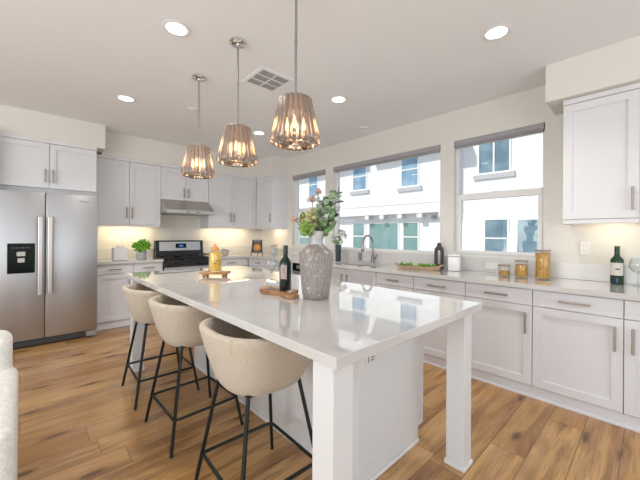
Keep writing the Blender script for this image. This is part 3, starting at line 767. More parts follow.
B().lathe([(.045, -.0005), (.045, -.006), (.03, -.010), (.012, -.010), (.012, -.022), (0, -.022)], 24).build('plate', mat('fitting_white', (.8, .8, .8), .5), t, smooth=True)
t = thing('ceiling_vent', 'square white air vent with six louvred cells in the ceiling between pendants', 'air vent', (1.615, 2.466, CZ))
b = B(); a = .172
b.box(-a, -a, -.010, a, -a+.03, -.0005); b.box(-a, a-.03, -.010, a, a, -.0005); b.box(-a, -a+.03, -.010, -a+.03, a-.03, -.0005); b.box(a-.03, -a+.03, -.010, a, a-.03, -.0005)
b.box(-.006, -a+.03, -.009, .006, a-.03, -.0005)
for y in (-.05, .05): b.box(-a+.03, y-.006, -.0085, a-.03, y+.006, -.0005)
b.build('frame', mat('fitting_white', (.8, .8, .8), .5), t)
VS = mat('vent_slat', (.34, .33, .33), .5)
k = 0
for xi, (x0, x1) in enumerate(((-.142, -.006), (.006, .142))):
    for yi, (y0, y1) in enumerate(((-.142, -.056), (-.044, .044), (.056, .142))):
        b = B(); b.box(x0, y0, -.0015, x1, y1, -.0005)
        along_x = (xi+yi) % 2 == 0
        for q in range(7):
            f = (q+.5)/7
            if along_x: y = y0+(y1-y0)*f; b.prism([(y-.005, -.0015), (y-.004, -.0015), (y+.004, -.008), (y+.003, -.008)], 'x', x0, x1)
            else: x = x0+(x1-x0)*f; b.prism([(x-.006, -.0015), (x-.005, -.0015), (x+.006, -.008), (x+.005, -.008)], 'y', y0, y1)
        b.build('louvre', VS, t)

# ------------------------------------------------------------------ outlets
def outlet(label, loc, rz, horiz=False, m=PLATE):
    t = thing('wall_outlet', label, 'outlet', loc, rz)
    w, h = (.115, .07) if horiz else (.07, .115)
    B().box(-w/2, -.006, -h/2, w/2, -.0005, h/2, .002).build('cover_plate', m, t)
    b = B()
    for s in (-1, 1):
        cx, cz = (s*.026, 0) if horiz else (0, s*.026)
        for q in (-1, 1):
            if horiz: b.box(cx-.005, -.0068, q*.008-.001, cx+.005, -.006, q*.008+.001)
            else: b.box(q*.008-.001, -.0068, cz-.005, q*.008+.001, -.006, cz+.005)
    b.build('slot', DARKSLOT, t); return t
outlet('white upright wall outlet right of the windows above the counter', (W, .415, 1.192), RIGHTR)
outlet('white sideways outlet on the backsplash left of the pasta jars', (W-.02, 1.165, .985), RIGHTR, True)
outlet('dark outlet on the backsplash left of the faucet', (W-.02, 2.94, .985), RIGHTR, m=mat('dark_outlet', (.25, .24, .24), .4))
outlet('white wall outlet in the corner between wall cabinet and far window', (W, 4.80, 1.197), RIGHTR)
outlet('white wall outlet behind the stove right side', (2.367, BK, 1.191), 0)
outlet('white wall outlet above the white canister on the back wall', (1.077, BK, 1.199), 0)

# ------------------------------------------------------------------ counter objects, window side
Z = CT1+.001
def jar(label, x, y, r, h, fill, group='glass pasta jars by the window'):
    t = thing('pasta_jar', label, 'jar', (x, y, Z), 0, group)
    B().lathe([(0, 0), (r*.94, 0), (r, .006), (r, h-.016), (r*.97, h-.012)], 28, cap=False).build('glass_body', CLEAR, t, smooth=True)
    b = B().lathe([(0, .009), (r*.90, .009), (r*.91, .02), (r*.91, fill-.006), (r*.8, fill), (0, fill+.004)], 28)
    b.build('pasta', PASTA, t, smooth='all')
    B().lathe([(0, h-.012), (r*.93, h-.012), (r*1.02, h-.012), (r*1.02, h), (0, h)], 28).build('lid', LIDWOOD, t, smooth=True)
def pasta_mat():
    m, n, l, b = newmat('golden_pasta')
    tc = n.new('ShaderNodeTexCoord'); v = n.new('ShaderNodeTexVoronoi'); v.inputs['Scale'].default_value = 75; l.new(tc.outputs['Object'], v.inputs['Vector'])
    r = n.new('ShaderNodeValToRGB'); r.color_ramp.elements[0].color = (.86, .50, .11, 1); r.color_ramp.elements[1].color = (.50, .24, .04, 1); r.color_ramp.elements[1].position = .75
    l.new(v.outputs['Distance'], r.inputs[0]); l.new(r.outputs[0], b.inputs['Base Color'])
    bp = n.new('ShaderNodeBump'); bp.invert = True; bp.inputs['Distance'].default_value = .006; l.new(v.outputs['Distance'], bp.inputs['Height']); l.new(bp.outputs[0], b.inputs['Normal'])
    return m
PASTA = pasta_mat()
jar('smallest glass pasta jar with a wooden lid, half full', 3.282, .975, .050, .108, .052)
jar('medium glass pasta jar between the small and the tall one', 3.285, .835, .052, .158, .120)
jar('tallest glass pasta jar with golden pasta, rightmost of the three', 3.320, .678, .058, .258, .232)

t = thing('wine_bottle', 'green wine bottle with white label on the window counter at the far right', 'bottle', (3.432, .203, Z))
GB = mat('green_bottle', (.012, .045, .022), .12)
bp_ = lambda r, h: [(0, 0), (r*.9, 0), (r, .006), (r, h*.60), (r*.92, h*.66), (r*.5, h*.73), (r*.38, h*.78), (r*.36, h*.97), (r*.40, h*.975), (r*.40, h), (0, h)]
B().lathe(bp_(.042, .305), 28).build('bottle_body', GB, t, smooth=True)
LABEL = mat('paper_label', (.62, .58, .55), .7)
def label_arc(r, z0, z1, a0, a1, m, parent, name='paper_label', n=14):
    b = B(); q = []
    for i in range(n+1):
        a = a0+(a1-a0)*i/n; q.append([b.bm.verts.new((rr*math.cos(a), rr*math.sin(a), z)) for rr, z in ((r, z0), (r+.0008, z0), (r+.0008, z1), (r, z1))])
    for u, v in zip(q, q[1:]):
        for k in range(4): b.bm.faces.new((u[k], u[(k+1) % 4], v[(k+1) % 4], v[k]))
    return b.build(name, m, parent, smooth=True)
lb = label_arc(.0422, .072, .172, PI-1.35+.06, PI+1.05+.06, LABEL, t)
label_arc(.0431, .118, .128, PI-.15, PI+.45, mat('label_ink', (.04, .03, .03), .6), lb, 'label_script')
label_arc(.0423, .018, .05, PI-.05, PI+.25, mat('label_blue', (.05, .10, .28), .5), t, 'small_emblem')
label_arc(.0158, .235, .297, 0, 2*PI, mat('foil_green', (.02, .05, .03), .35, .3), t, 'foil_capsule', 20)

def wine_glass(label, loc, s=1.0, bowl=.045, h=.21):
    t = thing('wine_glass', label, 'glass', loc)
    B().lathe([(0, .0), (.036*s, 0), (.036*s, .002), (.009, .006), (.0055, .012), (.005, h*.42), (.008, h*.46)], 24, cap=False).build('stem', STEMWARE, t, smooth=True)
    z = h*.46; k = h-z
    B().lathe([(.004, z), (bowl*.6, z+k*.10), (bowl*.92, z+k*.28), (bowl, z+k*.48), (bowl*.9, z+k*.78), (bowl*.74, z+k)], 32, cap=False).build('bowl', STEMWARE, t, smooth=True)
    return t
wine_glass('round clear wine glass cut by the right edge beside the green bottle', (3.42, .082, Z), 1.0, .055, .215)

t = thing('canister', 'square white lidded canister on the counter between the dark bottle and small jar', 'canister', (3.37, 1.49, Z), .25)
B().box(-.06, -.06, 0, .06, .06, .155, .012, 3).build('body', WHITECER, t, smooth=True)
B().box(-.062, -.062, .157, .062, .062, .178, .008, 2).lathe([(.012, .178), (.012, .19), (.018, .198), (0, .202)], 14).build('lid', WHITECER, t, smooth=True)

# dark sculptural bottle with a slot through it
t = thing('sculptural_bottle', 'dark brown sculptural bottle with a narrow slot, leaning behind the wooden tray', 'decorative bottle', (3.42, 1.69, Z), math.radians(-66))
out = [(-.05, 0), (.05, 0), (.052, .20), (.046, .235), (.028, .255), (.022, .27), (.022, .29), (.012, .298), (-.012, .298), (-.022, .29), (-.022, .27), (-.028, .255), (-.046, .235), (-.052, .20)]
inn = [(-.013, .05), (.013, .05), (.015, .13), (.013, .195), (.007, .212), (-.007, .212), (-.013, .195), (-.015, .13)]
b = B(); DK = mat('dark_bronze_glaze', (.05, .038, .038), .5)
def ring_faces(b, out, inn, y0, y1):
    # bridge by angle: outer boundary to inner slot
    cx, cz = 0, .14; f = lambda p: math.atan2(p[1]-cz, p[0]-cx)
    vo = {y: [b.bm.verts.new((x, y, z)) for x, z in out] for y in (y0, y1)}; vi = {y: [b.bm.verts.new((x, y, z)) for x, z in inn] for y in (y0, y1)}
    no, ni = len(out), len(inn)
    near = [min(range(ni), key=lambda j: (inn[j][0]-p[0])**2+(inn[j][1]-p[1])**2) for p in out]
    for y in (y0, y1):
        for i in range(no):
            j = (i+1) % no; a, c = near[i], near[j]
            q = [vo[y][i], vo[y][j]]; k = c; chain = [vi[y][c]]
            while k != a: k = (k-1) % ni; chain.append(vi[y][k])
            if len(chain) > ni//2+1: chain = [vi[y][c]] if a == c else [vi[y][c], vi[y][a]]
            try: b.bm.faces.new(q+chain)
            except ValueError: pass
    for lst in (vo, vi):
        n = len(lst[y0])
        for i in range(n): b.bm.faces.new((lst[y0][i], lst[y0][(i+1) % n], lst[y1][(i+1) % n], lst[y1][i]))
ring_faces(b, out, inn, -.022, .022)
b.build('bottle_body', DK, t)

# long wooden tray with green moss
t = thing('wooden_tray', 'long shallow wooden dough tray on the window counter right of the faucet', 'tray', (3.178, 1.818, Z), math.radians(-76))
b = B(); st = []
Lh = .24
for i in range(17):
    u = -1+2*i/16; x = u*Lh; w = .068*(1-.55*abs(u)**3); rise = .012*abs(u)**4; h = .042+rise
    st.append([b.bm.verts.new(p) for p in ((x, -w, h), (x*.97, -w*.72, rise*.6), (x*.97, w*.72, rise*.6), (x, w, h), (x*.985, w-.009, h), (x*.95, w*.66, rise*.6+.010), (x*.95, -w*.66, rise*.6+.010), (x*.985, -w+.009, h))])
for a, c in zip(st, st[1:]):
    for k in range(8): b.bm.faces.new((a[k], a[(k+1) % 8], c[(k+1) % 8], c[k]))
b.bm.faces.new(st[0]); b.bm.faces.new(st[-1][::-1])
b.build('tray_body', WOODT, t, smooth=True)
for s in (-1, 1):
    B().box(s*Lh-(0 if s > 0 else .035), -.022, .048, s*Lh+(.035 if s > 0 else 0), .022, .066, .005).build('tray_handle', WOODT, t)
b = B()
for i in range(26):
    b.ball((3.178+.0, 0, 0), .001, 1) if False else b.ball((random.uniform(-.19, .19), random.uniform(-.028, .028), .046+random.uniform(0, .014)), random.uniform(.014, .021), 2, (1, 1, .8), .12)
m_ = b.build('moss', mat('green_moss', (.07, .30, .02), .9, bump=(300, .8, .004), var=((.16, .48, .05), 60)), None, smooth='all', loc=(3.178, 1.818, Z), rotz=math.radians(-76))
tag(m_, 'bright green moss filling the long wooden tray', 'moss'); m_['kind'] = 'stuff'

# foliage helpers
def fluffy(b, c, R, n, ll, lw, sc=(1, 1, 1), inner=.5):
    for _ in range(n):
        v = Vector((random.gauss(0, 1), random.gauss(0, 1), random.gauss(0, 1))).normalized()
        p = Vector(c) + Vector((v.x*sc[0], v.y*sc[1], v.z*sc[2]))*R*random.uniform(inner, 1)
        d = (v + Vector((random.uniform(-.7, .7), random.uniform(-.7, .7), random.uniform(-.4, .8)))).normalized()
        b.leaf(p, d, ll*random.uniform(.7, 1.2), lw*random.uniform(.8, 1.2), up=v)
# dark vase with small flowers next to the window
t = tag(B().lathe([(0, 0), (.032, 0), (.038, .01), (.044, .17), (.045, .225), (.040, .235), (.036, .235), (.036, .20), (0, .19)], 24).build('small_vase', mat('slate_vase', (.035, .045, .065), .45), None, smooth=True, loc=(3.33, 3.20, Z)), 'slim dark slate vase on the counter behind the large marbled vase', 'vase')
t = thing('flower_bunch', 'small bunch of white flowers in the slim dark vase by the window', 'flowers', (3.33, 3.20, Z+.20))
b = B()
for i in range(9):
    a = random.uniform(0, 2*PI); r = random.uniform(.02, .12); h = random.uniform(.12, .22); b.tube([(0, 0, 0), (r*.3*math.cos(a), r*.3*math.sin(a), h*.5), (r*math.cos(a), r*math.sin(a), h)], .0018, 5)
b.build('stem', STEM, t)
b = B(); fluffy(b, (0, 0, .10), .07, 60, .05, .02, (1, 1, .8), .1); b.build('leaf', LEAF, t, smooth='all')
for (x, y, z) in ((-.05, .06, .17), (.02, -.09, .20), (-.01, -.13, .16), (.0, .10, .13), (.05, .0, .22), (-.03, -.03, .15)):
    b = B(); fluffy(b, (x, y, z), .030, 34, .032, .022); b.build('blossom', WHITEP if x < .03 else mat('grey_petal', (.30, .31, .36), .7), t)

# ------------------------------------------------------------------ counter objects, back wall
t = thing('canister', 'large square white canister with a lid on the back counter beside the refrigerator', 'canister', (.962, 5.19, Z), .1)
B().box(-.09, -.055, 0, .09, .055, .185, .014, 3).build('body', WHITECER, t, smooth=True)
B().lathe([(.035, .183), (.035, .197), (.045, .20), (.045, .212), (0, .214)], 22).build('lid', WHITECER, t, smooth=True)
B().tube([(-.03, 0, .205), (-.026, 0, .225), (0, 0, .232), (.026, 0, .225), (.03, 0, .205)], .003, 6).build('bail', CHROME, t)
t = thing('potted_plant', 'bright green leafy plant in a patterned white pot on the back counter', 'potted plant', (1.245, 5.25, Z))
def pot_mat():
    m, n, l, b = newmat('patterned_pot')
    tc = n.new('ShaderNodeTexCoord'); sp = n.new('ShaderNodeSeparateXYZ'); l.new(tc.outputs['Object'], sp.inputs[0])
    at = n.new('ShaderNodeMath'); at.operation = 'ARCTAN2'; l.new(sp.outputs[1], at.inputs[0]); l.new(sp.outputs[0], at.inputs[1])
    cb = n.new('ShaderNodeCombineXYZ'); mu = n.new('ShaderNodeMath'); mu.operation = 'MULTIPLY'; mu.inputs[1].default_value = .065; l.new(at.outputs[0], mu.inputs[0]); l.new(mu.outputs[0], cb.inputs[0]); l.new(sp.outputs[2], cb.inputs[1])
    v = n.new('ShaderNodeTexVoronoi'); v.inputs['Scale'].default_value = 42; v.inputs['Randomness'].default_value = .1; l.new(cb.outputs[0], v.inputs['Vector'])
    g = n.new('ShaderNodeMath'); g.operation = 'GREATER_THAN'; g.inputs[1].default_value = .47; l.new(v.outputs['Distance'], g.inputs[0])
    mx = n.new('ShaderNodeMix'); mx.data_type = 'RGBA'; mx.inputs[6].default_value = (.60, .60, .63, 1); mx.inputs[7].default_value = (.12, .13, .17, 1); l.new(g.outputs[0], mx.inputs[0]); l.new(mx.outputs[2], b.inputs['Base Color'])
    return m
B().lathe([(0, 0), (.058, 0), (.062, .006), (.068, .112), (.060, .112), (.058, .095), (0, .095)], 26).build('pot', pot_mat(), t, smooth=True)
b = B()
for i in range(14):
    a = random.uniform(0, 2*PI); b.tube([(0, 0, .095), (.06*math.cos(a), .06*math.sin(a), .19)], .002, 5)
b.build('stem', STEM, t)
b = B(); fluffy(b, (0, 0, .195), .105, 210, .055, .034, (1, .9, .72), .35); b.build('foliage', BRIGHT, t, smooth='all')
t = thing('bowl', 'small cream bowl of greens on the back counter right of the stove', 'bowl', (2.575, 5.27, Z))
B().lathe([(0, 0), (.042, 0), (.046, .006), (.062, .05), (.078, .10), (.073, .10), (.058, .055), (.04, .02), (0, .018)], 28).build('bowl_body', mat('cream_stoneware', (.55, .52, .45), .5, var=((.45, .42, .36), 40)), t, smooth=True)
b = B(); fluffy(b, (0, 0, .085), .055, 70, .028, .016, (1, 1, .35), .2)
o = b.build('greens', mat('dull_green', (.09, .12, .05), .6), None, loc=(2.575, 5.27, Z)); o['kind'] = 'stuff'; tag(o, 'dull green sprigs in the small cream bowl right of the stove', 'plant')
# picture on a small easel
t = thing('recipe_easel', 'small black easel holding a picture of orange food in the back corner', 'easel', (2.99, 4.88, Z), math.radians(-38))
b = B()
for s in (-1, 1): b.tube([(s*.10, -.045, 0), (s*.075, .03, .275)], .008, 6)
b.tube([(0, .10, 0), (0, .03, .25)], .006, 6); b.tube([(-.09, -.022, .065), (.09, -.022, .065)], .009, 6)
b.build('stand', BLACKPL, t)
def food_mat():
    m, n, l, b = newmat('food_print')
    tc = n.new('ShaderNodeTexCoord'); mp = n.new('ShaderNodeMapping'); mp.inputs['Location'].default_value = (0, 0, -.15); mp.inputs['Scale'].default_value = (1, .0, 1); l.new(tc.outputs['Object'], mp.inputs[0])
    ln = n.new('ShaderNodeVectorMath'); ln.operation = 'LENGTH'; l.new(mp.outputs[0], ln.inputs[0])
    r = n.new('ShaderNodeValToRGB'); e = r.color_ramp.elements; r.color_ramp.interpolation = 'EASE'
    e[0].position = 0; e[0].color = (.75, .35, .05, 1); e[1].position = .05; e[1].color = (.62, .22, .02, 1)
    x = e.new(.068); x.color = (.10, .10, .10, 1); x = e.new(.09); x.color = (.035, .04, .035, 1)
    ns = n.new('ShaderNodeTexNoise'); ns.inputs['Scale'].default_value = 45; l.new(tc.outputs['Object'], ns.inputs[0])
    ad = n.new('ShaderNodeMath'); ad.operation = 'MULTIPLY_ADD'; ad.inputs[1].default_value = .05; l.new(ns.outputs[0], ad.inputs[0]); 
    sb = n.new('ShaderNodeMath'); sb.operation = 'SUBTRACT'; sb.inputs[1].default_value = .025; l.new(ln.outputs['Value'], sb.inputs[0]); l.new(sb.outputs[0], ad.inputs[2])
    l.new(ad.outputs[0], r.inputs[0]); l.new(r.outputs[0], b.inputs['Base Color']); return m
b = B().prism([(-.028, .07), (-.020, .07), (.038, .285), (.030, .285)], 'x', -.088, .088); o = b.build('picture_card', food_mat(), None, loc=(2.99, 4.88, Z), rotz=math.radians(-38)); tag(o, 'dark cookbook card with orange dish on the small black easel', 'picture')
b = B()
for x0, x1, zz in ((-.06, -.02, .262), (-.012, .03, .262), (.038, .062, .262)): b.prism([(-.0295+.058*(zz-.07)/.215-.0, zz-.006), (-.027+.058*(zz-.07)/.215, zz-.006), (-.0255+.058*(zz-.07)/.215, zz+.006), (-.028+.058*(zz-.07)/.215, zz+.006)], 'x', x0, x1)
b.build('title_marks', LABEL, o)
t = thing('glass_jar', 'clear glass jar with a pale lid in the back corner beside the easel', 'jar', (3.27, 4.76, Z))
FROST = mat('frosted_content', (.62, .66, .66), .4)
B().lathe([(0, 0), (.06, 0), (.064, .008), (.064, .165), (.060, .17)], 24, cap=False).build('glass_body', CLEAR, t, smooth=True)
B().lathe([(0, .011), (.055, .011), (.055, .13), (0, .135)], 24).build('content', FROST, t, smooth=True)
B().lathe([(0, .17), (.064, .17), (.064, .186), (.012, .19), (.012, .205), (0, .207)], 24).build('lid', mat('pale_lid', (.35, .32, .28), .5), t, smooth=True)

# ------------------------------------------------------------------ on the island
t = thing('wooden_riser', 'small light wood riser with knob feet on the far part of the island', 'riser', (1.233, 2.714, Z), math.radians(-44))
B().box(-.122, -.065, .022, .122, .065, .044, .005, 2).build('top', WOODL, t)
for x in (-.085, .085):
    for y in (-.04, .04):
        B().lathe([(.010, 0), (.014, .005), (.014, .012), (.010, .017), (.014, .022)], 12, (x, y, 0)).build('foot', WOODL, t, smooth=True)
t = thing('infused_bottle', 'stoppered glass jar of orange yellow infused liquid on the wooden riser', 'bottle', (1.233, 2.714, Z+.0445))
B().lathe([(0, 0), (.052, 0), (.056, .006), (.057, .15), (.054, .168), (.036, .182), (.034, .190)], 28, cap=False).build('glass_body', CLEAR, t, smooth=True)
LIQ = mat('amber_liquid', (.86, .44, .04), .15, var=((.86, .62, .16), 18), emit=None)
B().lathe([(0, .009), (.050, .009), (.051, .014), (.052, .148), (.049, .165), (.030, .178), (0, .179)], 28).build('liquid', LIQ, t, smooth=True)
b = B(); 
for i in range(9):
    a = random.uniform(-2.9, -1.3)+.3; z = random.uniform(.05, .11); b.leaf((.0518*math.cos(a), .0518*math.sin(a), z), (random.uniform(-.3, .3), 0, 1), .04, .018, up=(math.cos(a), math.sin(a), 0), fold=0)
b.build('herb_sprig', mat('dark_herb', (.10, .12, .04), .6), t)
B().lathe([(.030, .1905), (.038, .191), (.034, .205), (.022, .222), (.012, .232), (.013, .242), (0, .250)], 18).build('stopper', mat('orange_stopper', (.65, .28, .06), .3), t, smooth=True)
# olive wood board
t = tag(B().box(0, 0, 0, 1, 1, 1).build('cutting_board', WOODO), '', '')
bpy.data.objects.remove(t, do_unlink=True)
pts2 = [(x*.93, y*.95) for x, y in [(-.225, .0), (-.20, .048), (-.14, .072), (-.06, .070), (0, .052), (.05, .030), (.085, .022), (.12, .028), (.165, .046), (.205, .040), (.215, .0), (.20, -.034), (.16, -.040), (.12, -.026), (.085, -.024), (.05, -.035), (0, -.062), (-.07, -.082), (-.15, -.070), (-.205, -.038)]]
b = B(); b.prism(pts2, 'z', 0, .022)
bmesh.ops.bevel(b.bm, geom=[e for e in b.bm.edges if abs(e.verts[0].co.z-e.verts[1].co.z) < 1e-4], offset=.004, segments=2, affect='EDGES')
tag(b.build('cutting_board', WOODO, None, smooth=True, loc=(1.172, 1.655, Z), rotz=math.radians(-97)), 'olive wood serving board with a carved handle beside the marbled vase', 'cutting board')
t = thing('wine_bottle', 'dark wine bottle standing on the wooden board on the island', 'bottle', (1.207, 1.628, Z+.023))
B().lathe(bp_(.0375, .285), 28).build('bottle_body', mat('dark_green_bottle', (.006, .018, .014), .10), t, smooth=True)
lb = label_arc(.0378, .075, .165, -PI+.0, -PI+1.15, mat('grey_pink_label', (.42, .33, .33), .7), t)
label_arc(.0387, .115, .145, -PI+.55, -PI+.62, mat('label_ink', (.04, .03, .03), .6), lb, 'label_mark')
label_arc(.0144, .23, .288, 0, 2*PI, mat('dark_foil', (.02, .025, .022), .4), t, 'foil_capsule', 20)
wine_glass('clear stemmed wine glass standing on the wooden board beside the dark bottle', (1.172, 1.735, Z+.023), .95, .043, .225)
b = B().lathe([(.011, -.02), (.012, .0), (.012, .018), (.010, .022), (0, .022)], 12); 
c_ = b.build('bottle_stopper', WOODO, None, smooth=True, loc=(1.185, 1.505, Z+.0355)); c_.rotation_euler = (PI/2, 0, .5); tag(c_, 'small turned wooden stopper lying on the serving board handle', 'stopper')

# marbled vase
vx, vy = 1.272, 1.407
t = thing('marbled_vase', 'large brown vase with white zigzag veins and grey neck holding flowers', 'vase', (vx, vy, Z))
B().lathe([(0, 0), (.074, 0), (.079, .006), (.087, .06), (.094, .13), (.100, .20), (.1035, .258), (.1035, .268), (.100, .273), (.072, .298), (.046, .322)], 40, cap=False).build('vase_body', MARBLE, t, smooth='all')
B().lathe([(.046, .321), (.043, .335), (.042, .375), (.046, .40), (.044, .402), (.038, .375), (.038, .30), (0, .29)], 32, cap=False).build('neck', NECK, t, smooth='all')
# bouquet
t = thing('flower_bouquet', 'tall mixed bouquet of green hydrangea, eucalyptus and dried pink blooms in the marbled vase', 'flowers', (vx, vy, Z+.33))
rgt = Vector((math.cos(.76), -math.sin(.76), 0)); fwd = Vector((math.sin(.76), math.cos(.76), 0))
def V(r, f, z): return rgt*r + fwd*f + Vector((0, 0, z))
ppm = 166.0
def px(u, v, f=0): return V((u-318.5)/ppm, f, (246-v)/ppm)     # offsets in metres from the vase mouth, seen from the front
blooms = [('hydrangea', 311, 224, .055, 170, .026, .022, LIME, .0), ('hydrangea', 309, 232, .040, 110, .024, .020, mat('spring_green', (.28, .42, .09), .6), -.04), ('hydrangea', 318, 217, .035, 80, .024, .020, CREAM, .05),
          ('dried_bloom', 314, 202, .019, 60, .012, .008, PINKD, -.01), ('dried_bloom', 320, 194, .019, 60, .012, .008, PINKD, .03), ('dried_bloom', 297, 223, .018, 60, .012, .008, mat('dried_peach', (.62, .40, .28), .8), -.02)]
st = []
for nm, u, v, R, n, ll, lw, m, f in blooms:
    c = px(u, v, f); b = B(); b.ball(c, R*.55, 2); fluffy(b, c, R*.8, n, ll, lw, (1, 1, 1), .8); b.build(nm, m, t)
    B().tube([(0, 0, -.02), c*.5+Vector((0, 0, .0)), c], .0025, 6).build('stem', STEM, t)
# eucalyptus branches
def branch(tip, n, ll, lw, m, curve=.03, tw=STEM):
    tip = Vector(tip); pts = [Vector((0, 0, -.02)).lerp(tip, k/8) + V(-curve*math.sin(PI*k/8), 0, 0) for k in range(9)]
    B().tube(pts, .0022, 6).build('stem', tw, t)
    b = B()
    for i in range(n):
        f = .35+.65*i/n; k = min(7, int(f*8)); p = pts[k].lerp(pts[k+1], f*8-k); d = (pts[k+1]-pts[k]).normalized()
        sd = V(random.choice((-1, 1))*random.uniform(.6, 1), random.uniform(-.8, .8), random.uniform(-.2, .5))
        b.leaf(p, (d*.5+sd).normalized(), ll*random.uniform(.75, 1.15), lw*random.uniform(.8, 1.15), n=5)
    b.build('leaf', m, t, smooth='all')
branch(px(331, 198, .02), 20, .055, .035, LEAF, .0)
branch(px(338, 193, .0), 16, .060, .030, LEAFB, -.01)
branch(px(326, 206, -.03), 18, .055, .035, LEAFB, .01)
branch(px(333, 212, -.03), 20, .055, .036, LEAF, -.01)
branch(px(343, 209, .01), 5, .055, .026, mat('grey_leaf', (.10, .10, .10), .6), .02, BARK)
branch(px(341, 190, .0), 5, .06, .018, mat('grey_leaf', (.10, .10, .10), .6), -.02, BARK)
branch(px(322, 225, .05), 14, .05, .032, LEAF, .0)
branch(px(303, 216, -.01), 10, .045, .03, LEAF, -.01)
branch(px(326, 232, .0), 14, .045, .03, LEAF, .0)
branch(px(337, 222, .04), 12, .05, .032, LEAF, .0)
branch(px(328, 200, .0), 16, .018, .012, CREAM, .0)

# ------------------------------------------------------------------ armchair at the left edge
t = thing('boucle_armchair', 'white boucle armchair just showing at the left edge of the photo', 'armchair', (-.45, 1.95, 0))
def cushion(name, x0, y0, z0, x1, y1, z1, bev, par=t):
    return B().box(x0, y0, z0, x1, y1, z1, bev, 5).build(name, SOFAFAB, par, smooth=True)
cushion('arm', .25, -.43, .06, .425, .30, .622, .035)
cushion('arm', -.425, -.43, .06, -.25, .30, .622, .035)
cushion('backrest', -.425, .22, .10, .402, .45, .785, .05)
cushion('seat_base', -.25, -.40, .06, .25, .25, .30, .02)
cushion('seat_cushion', -.248, -.42, .30, .248, .24, .46, .05)
for x in (-.37, .37):
    for y in (-.38, .38): B().lathe([(.016, 0), (.022, .065)], 12, (x, y, 0)).build('leg', mat('dark_leg', (.05, .03, .02), .5), t)

# ------------------------------------------------------------------ outside
EX = 11.4
STUC = mat('white_stucco', (.80, .79, .78), .9, bump=(9, .5, .02))
TRW = mat('outside_trim', (.72, .71, .71), .7)
t = thing('neighboring_building', 'white stucco building with small windows seen through the kitchen windows', 'building', (EX, 6, -.1))
def rb(b, x0, y0, z0, x1, y1, z1, bev=0): return b.box(x0-EX, y0-6, z0+.1, x1-EX, y1-6, z1+.1, bev)
b = B(); rb(b, EX, -8, -.1, EX+5, 22, 8.2)
b.build('lower_wall', STUC, t)
PX = EX-.32
b = B(); rb(b, PX, 4.88, 2.18, EX, 15.5, 5.1); b.build('upper_bay', STUC, t)
b = B(); rb(b, PX-.02, 4.86, 2.56, PX, 15.5, 2.60); b.build('band_molding', STUC, t)
b = B(); rb(b, PX-.64, 4.7, 4.86, EX, 8.60, 5.2); b.build('eave', TRW, t)
b = B(); rb(b, PX-.64, 8.98, 4.86, EX, 15.7, 5.2); b.build('eave', TRW, t)
b = B(); rb(b, EX-.5, -8, 6.6, EX+5, 4.8, 6.9); b.build('eave', TRW, t)
for y in (5.3, 6.2, 7.1, 8.0, 8.8): 
    b = B(); rb(b, PX+.02, y, 2.0, EX, y+.22, 2.18); b.build('corbel', TRW, t)
b = B(); rb(b, EX-.10, 5.75, 1.93, EX, 5.93, 2.08, .02); b.build('wall_lamp', mat('lamp_grey', (.35, .35, .36), .5), t)
GLO = {'a': mat('outside_glass_blue', (.16, .28, .40), .08, var=((.26, .40, .50), 2.5)), 'b': mat('outside_glass_teal', (.15, .29, .26), .10, var=((.20, .32, .33), 1.2)), 'c': mat('outside_glass_slate', (.11, .18, .23), .28, var=((.20, .30, .34), 1.8))}  # upper panes: sky reflection painted in as mottled blue
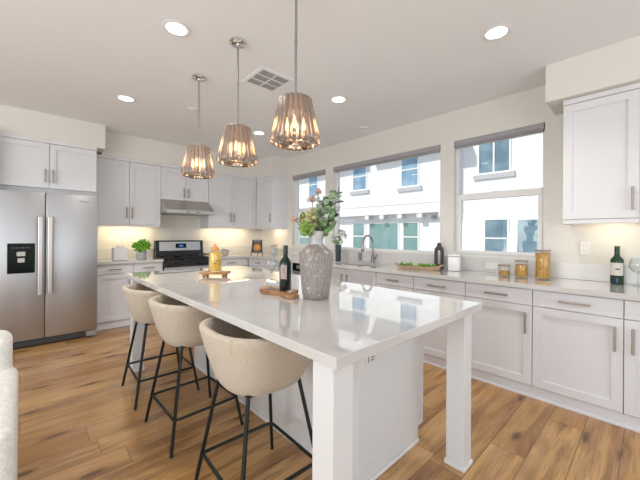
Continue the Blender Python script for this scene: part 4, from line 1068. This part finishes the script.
def ext_win(x, y0, y1, z0, z1, g, split='h', sill=True, k=None):
    f = B(); w = .05
    for q in ((y0, z0, y1, z0+w), (y0, z1-w, y1, z1), (y0, z0+w, y0+w, z1-w), (y1-w, z0+w, y1, z1-w)): rb(f, x-.03, q[0], q[1], x+.02, q[2], q[3])
    if split == 'h': rb(f, x-.03, y0+w, (z0+z1)/2-w/2, x+.02, y1-w, (z0+z1)/2+w/2)
    if split == 'v': rb(f, x-.03, (y0+y1)/2-w/2, z0+w, x+.02, (y0+y1)/2+w/2, z1-w)
    if split == 'v': pass
    f = f.build('window', TRIM, t)
    p = B(); rb(p, x-.012, y0+w, z0+w, x-.004, y1-w, z1-w); p.build('pane', GLO[g], f)
    if sill:
        s = B(); s.prism([(x-.13-EX, z0-.02+.1), (x-EX, z0+.02+.1), (x-EX, z0-.16+.1), (x-.06-EX, z0-.16+.1)], 'y', y0-.12-6, y1+.12-6); s.build('sill', TRW, t)
kx = PX/11.5; ke = EX/11.5
def sc(k, y): return y*k
def szz(k, z): return CAM_H+(z-CAM_H)*k
ext_win(PX, sc(kx, 9.221), sc(kx, 10.095), szz(kx, 3.41), szz(kx, 4.75), 'a')
ext_win(PX, sc(kx, 6.553), sc(kx, 7.40), szz(kx, 3.305), szz(kx, 4.75), 'a')
ext_win(PX, sc(kx, 12.60), sc(kx, 13.37), szz(kx, 3.37), szz(kx, 4.75), 'a')
ext_win(EX, sc(ke, 3.236), sc(ke, 4.278), szz(ke, 3.42), szz(ke, 4.95), 'c', 'v')
ext_win(EX, sc(ke, 3.279), sc(ke, 4.062), szz(ke, .55), szz(ke, 1.89), 'c', 'h', False)
ext_win(EX, sc(ke, 2.20), sc(ke, 3.082), szz(ke, .55), szz(ke, 1.87), 'c', 'n', False)
ext_win(EX, sc(ke, 9.317), sc(ke, 10.071), szz(ke, .60), szz(ke, 1.89), 'b', 'h', False)
ext_win(EX, sc(ke, 7.471), sc(ke, 9.091), szz(ke, .60), szz(ke, 1.87), 'b', 'n', False)
ext_win(EX, sc(ke, 6.534), sc(ke, 7.285), szz(ke, .60), szz(ke, 1.87), 'b', 'h', False)
ext_win(EX, sc(ke, 12.9), sc(ke, 14.2), szz(ke, .45), szz(ke, 1.9), 'b', 'h', False)
g = B().box(-14, -14, -.20, 30, 26, -.121).build('ground', mat('pale_paving', (.42, .41, .39), .9, var=((.36, .35, .33), 1.5))); struct(g)
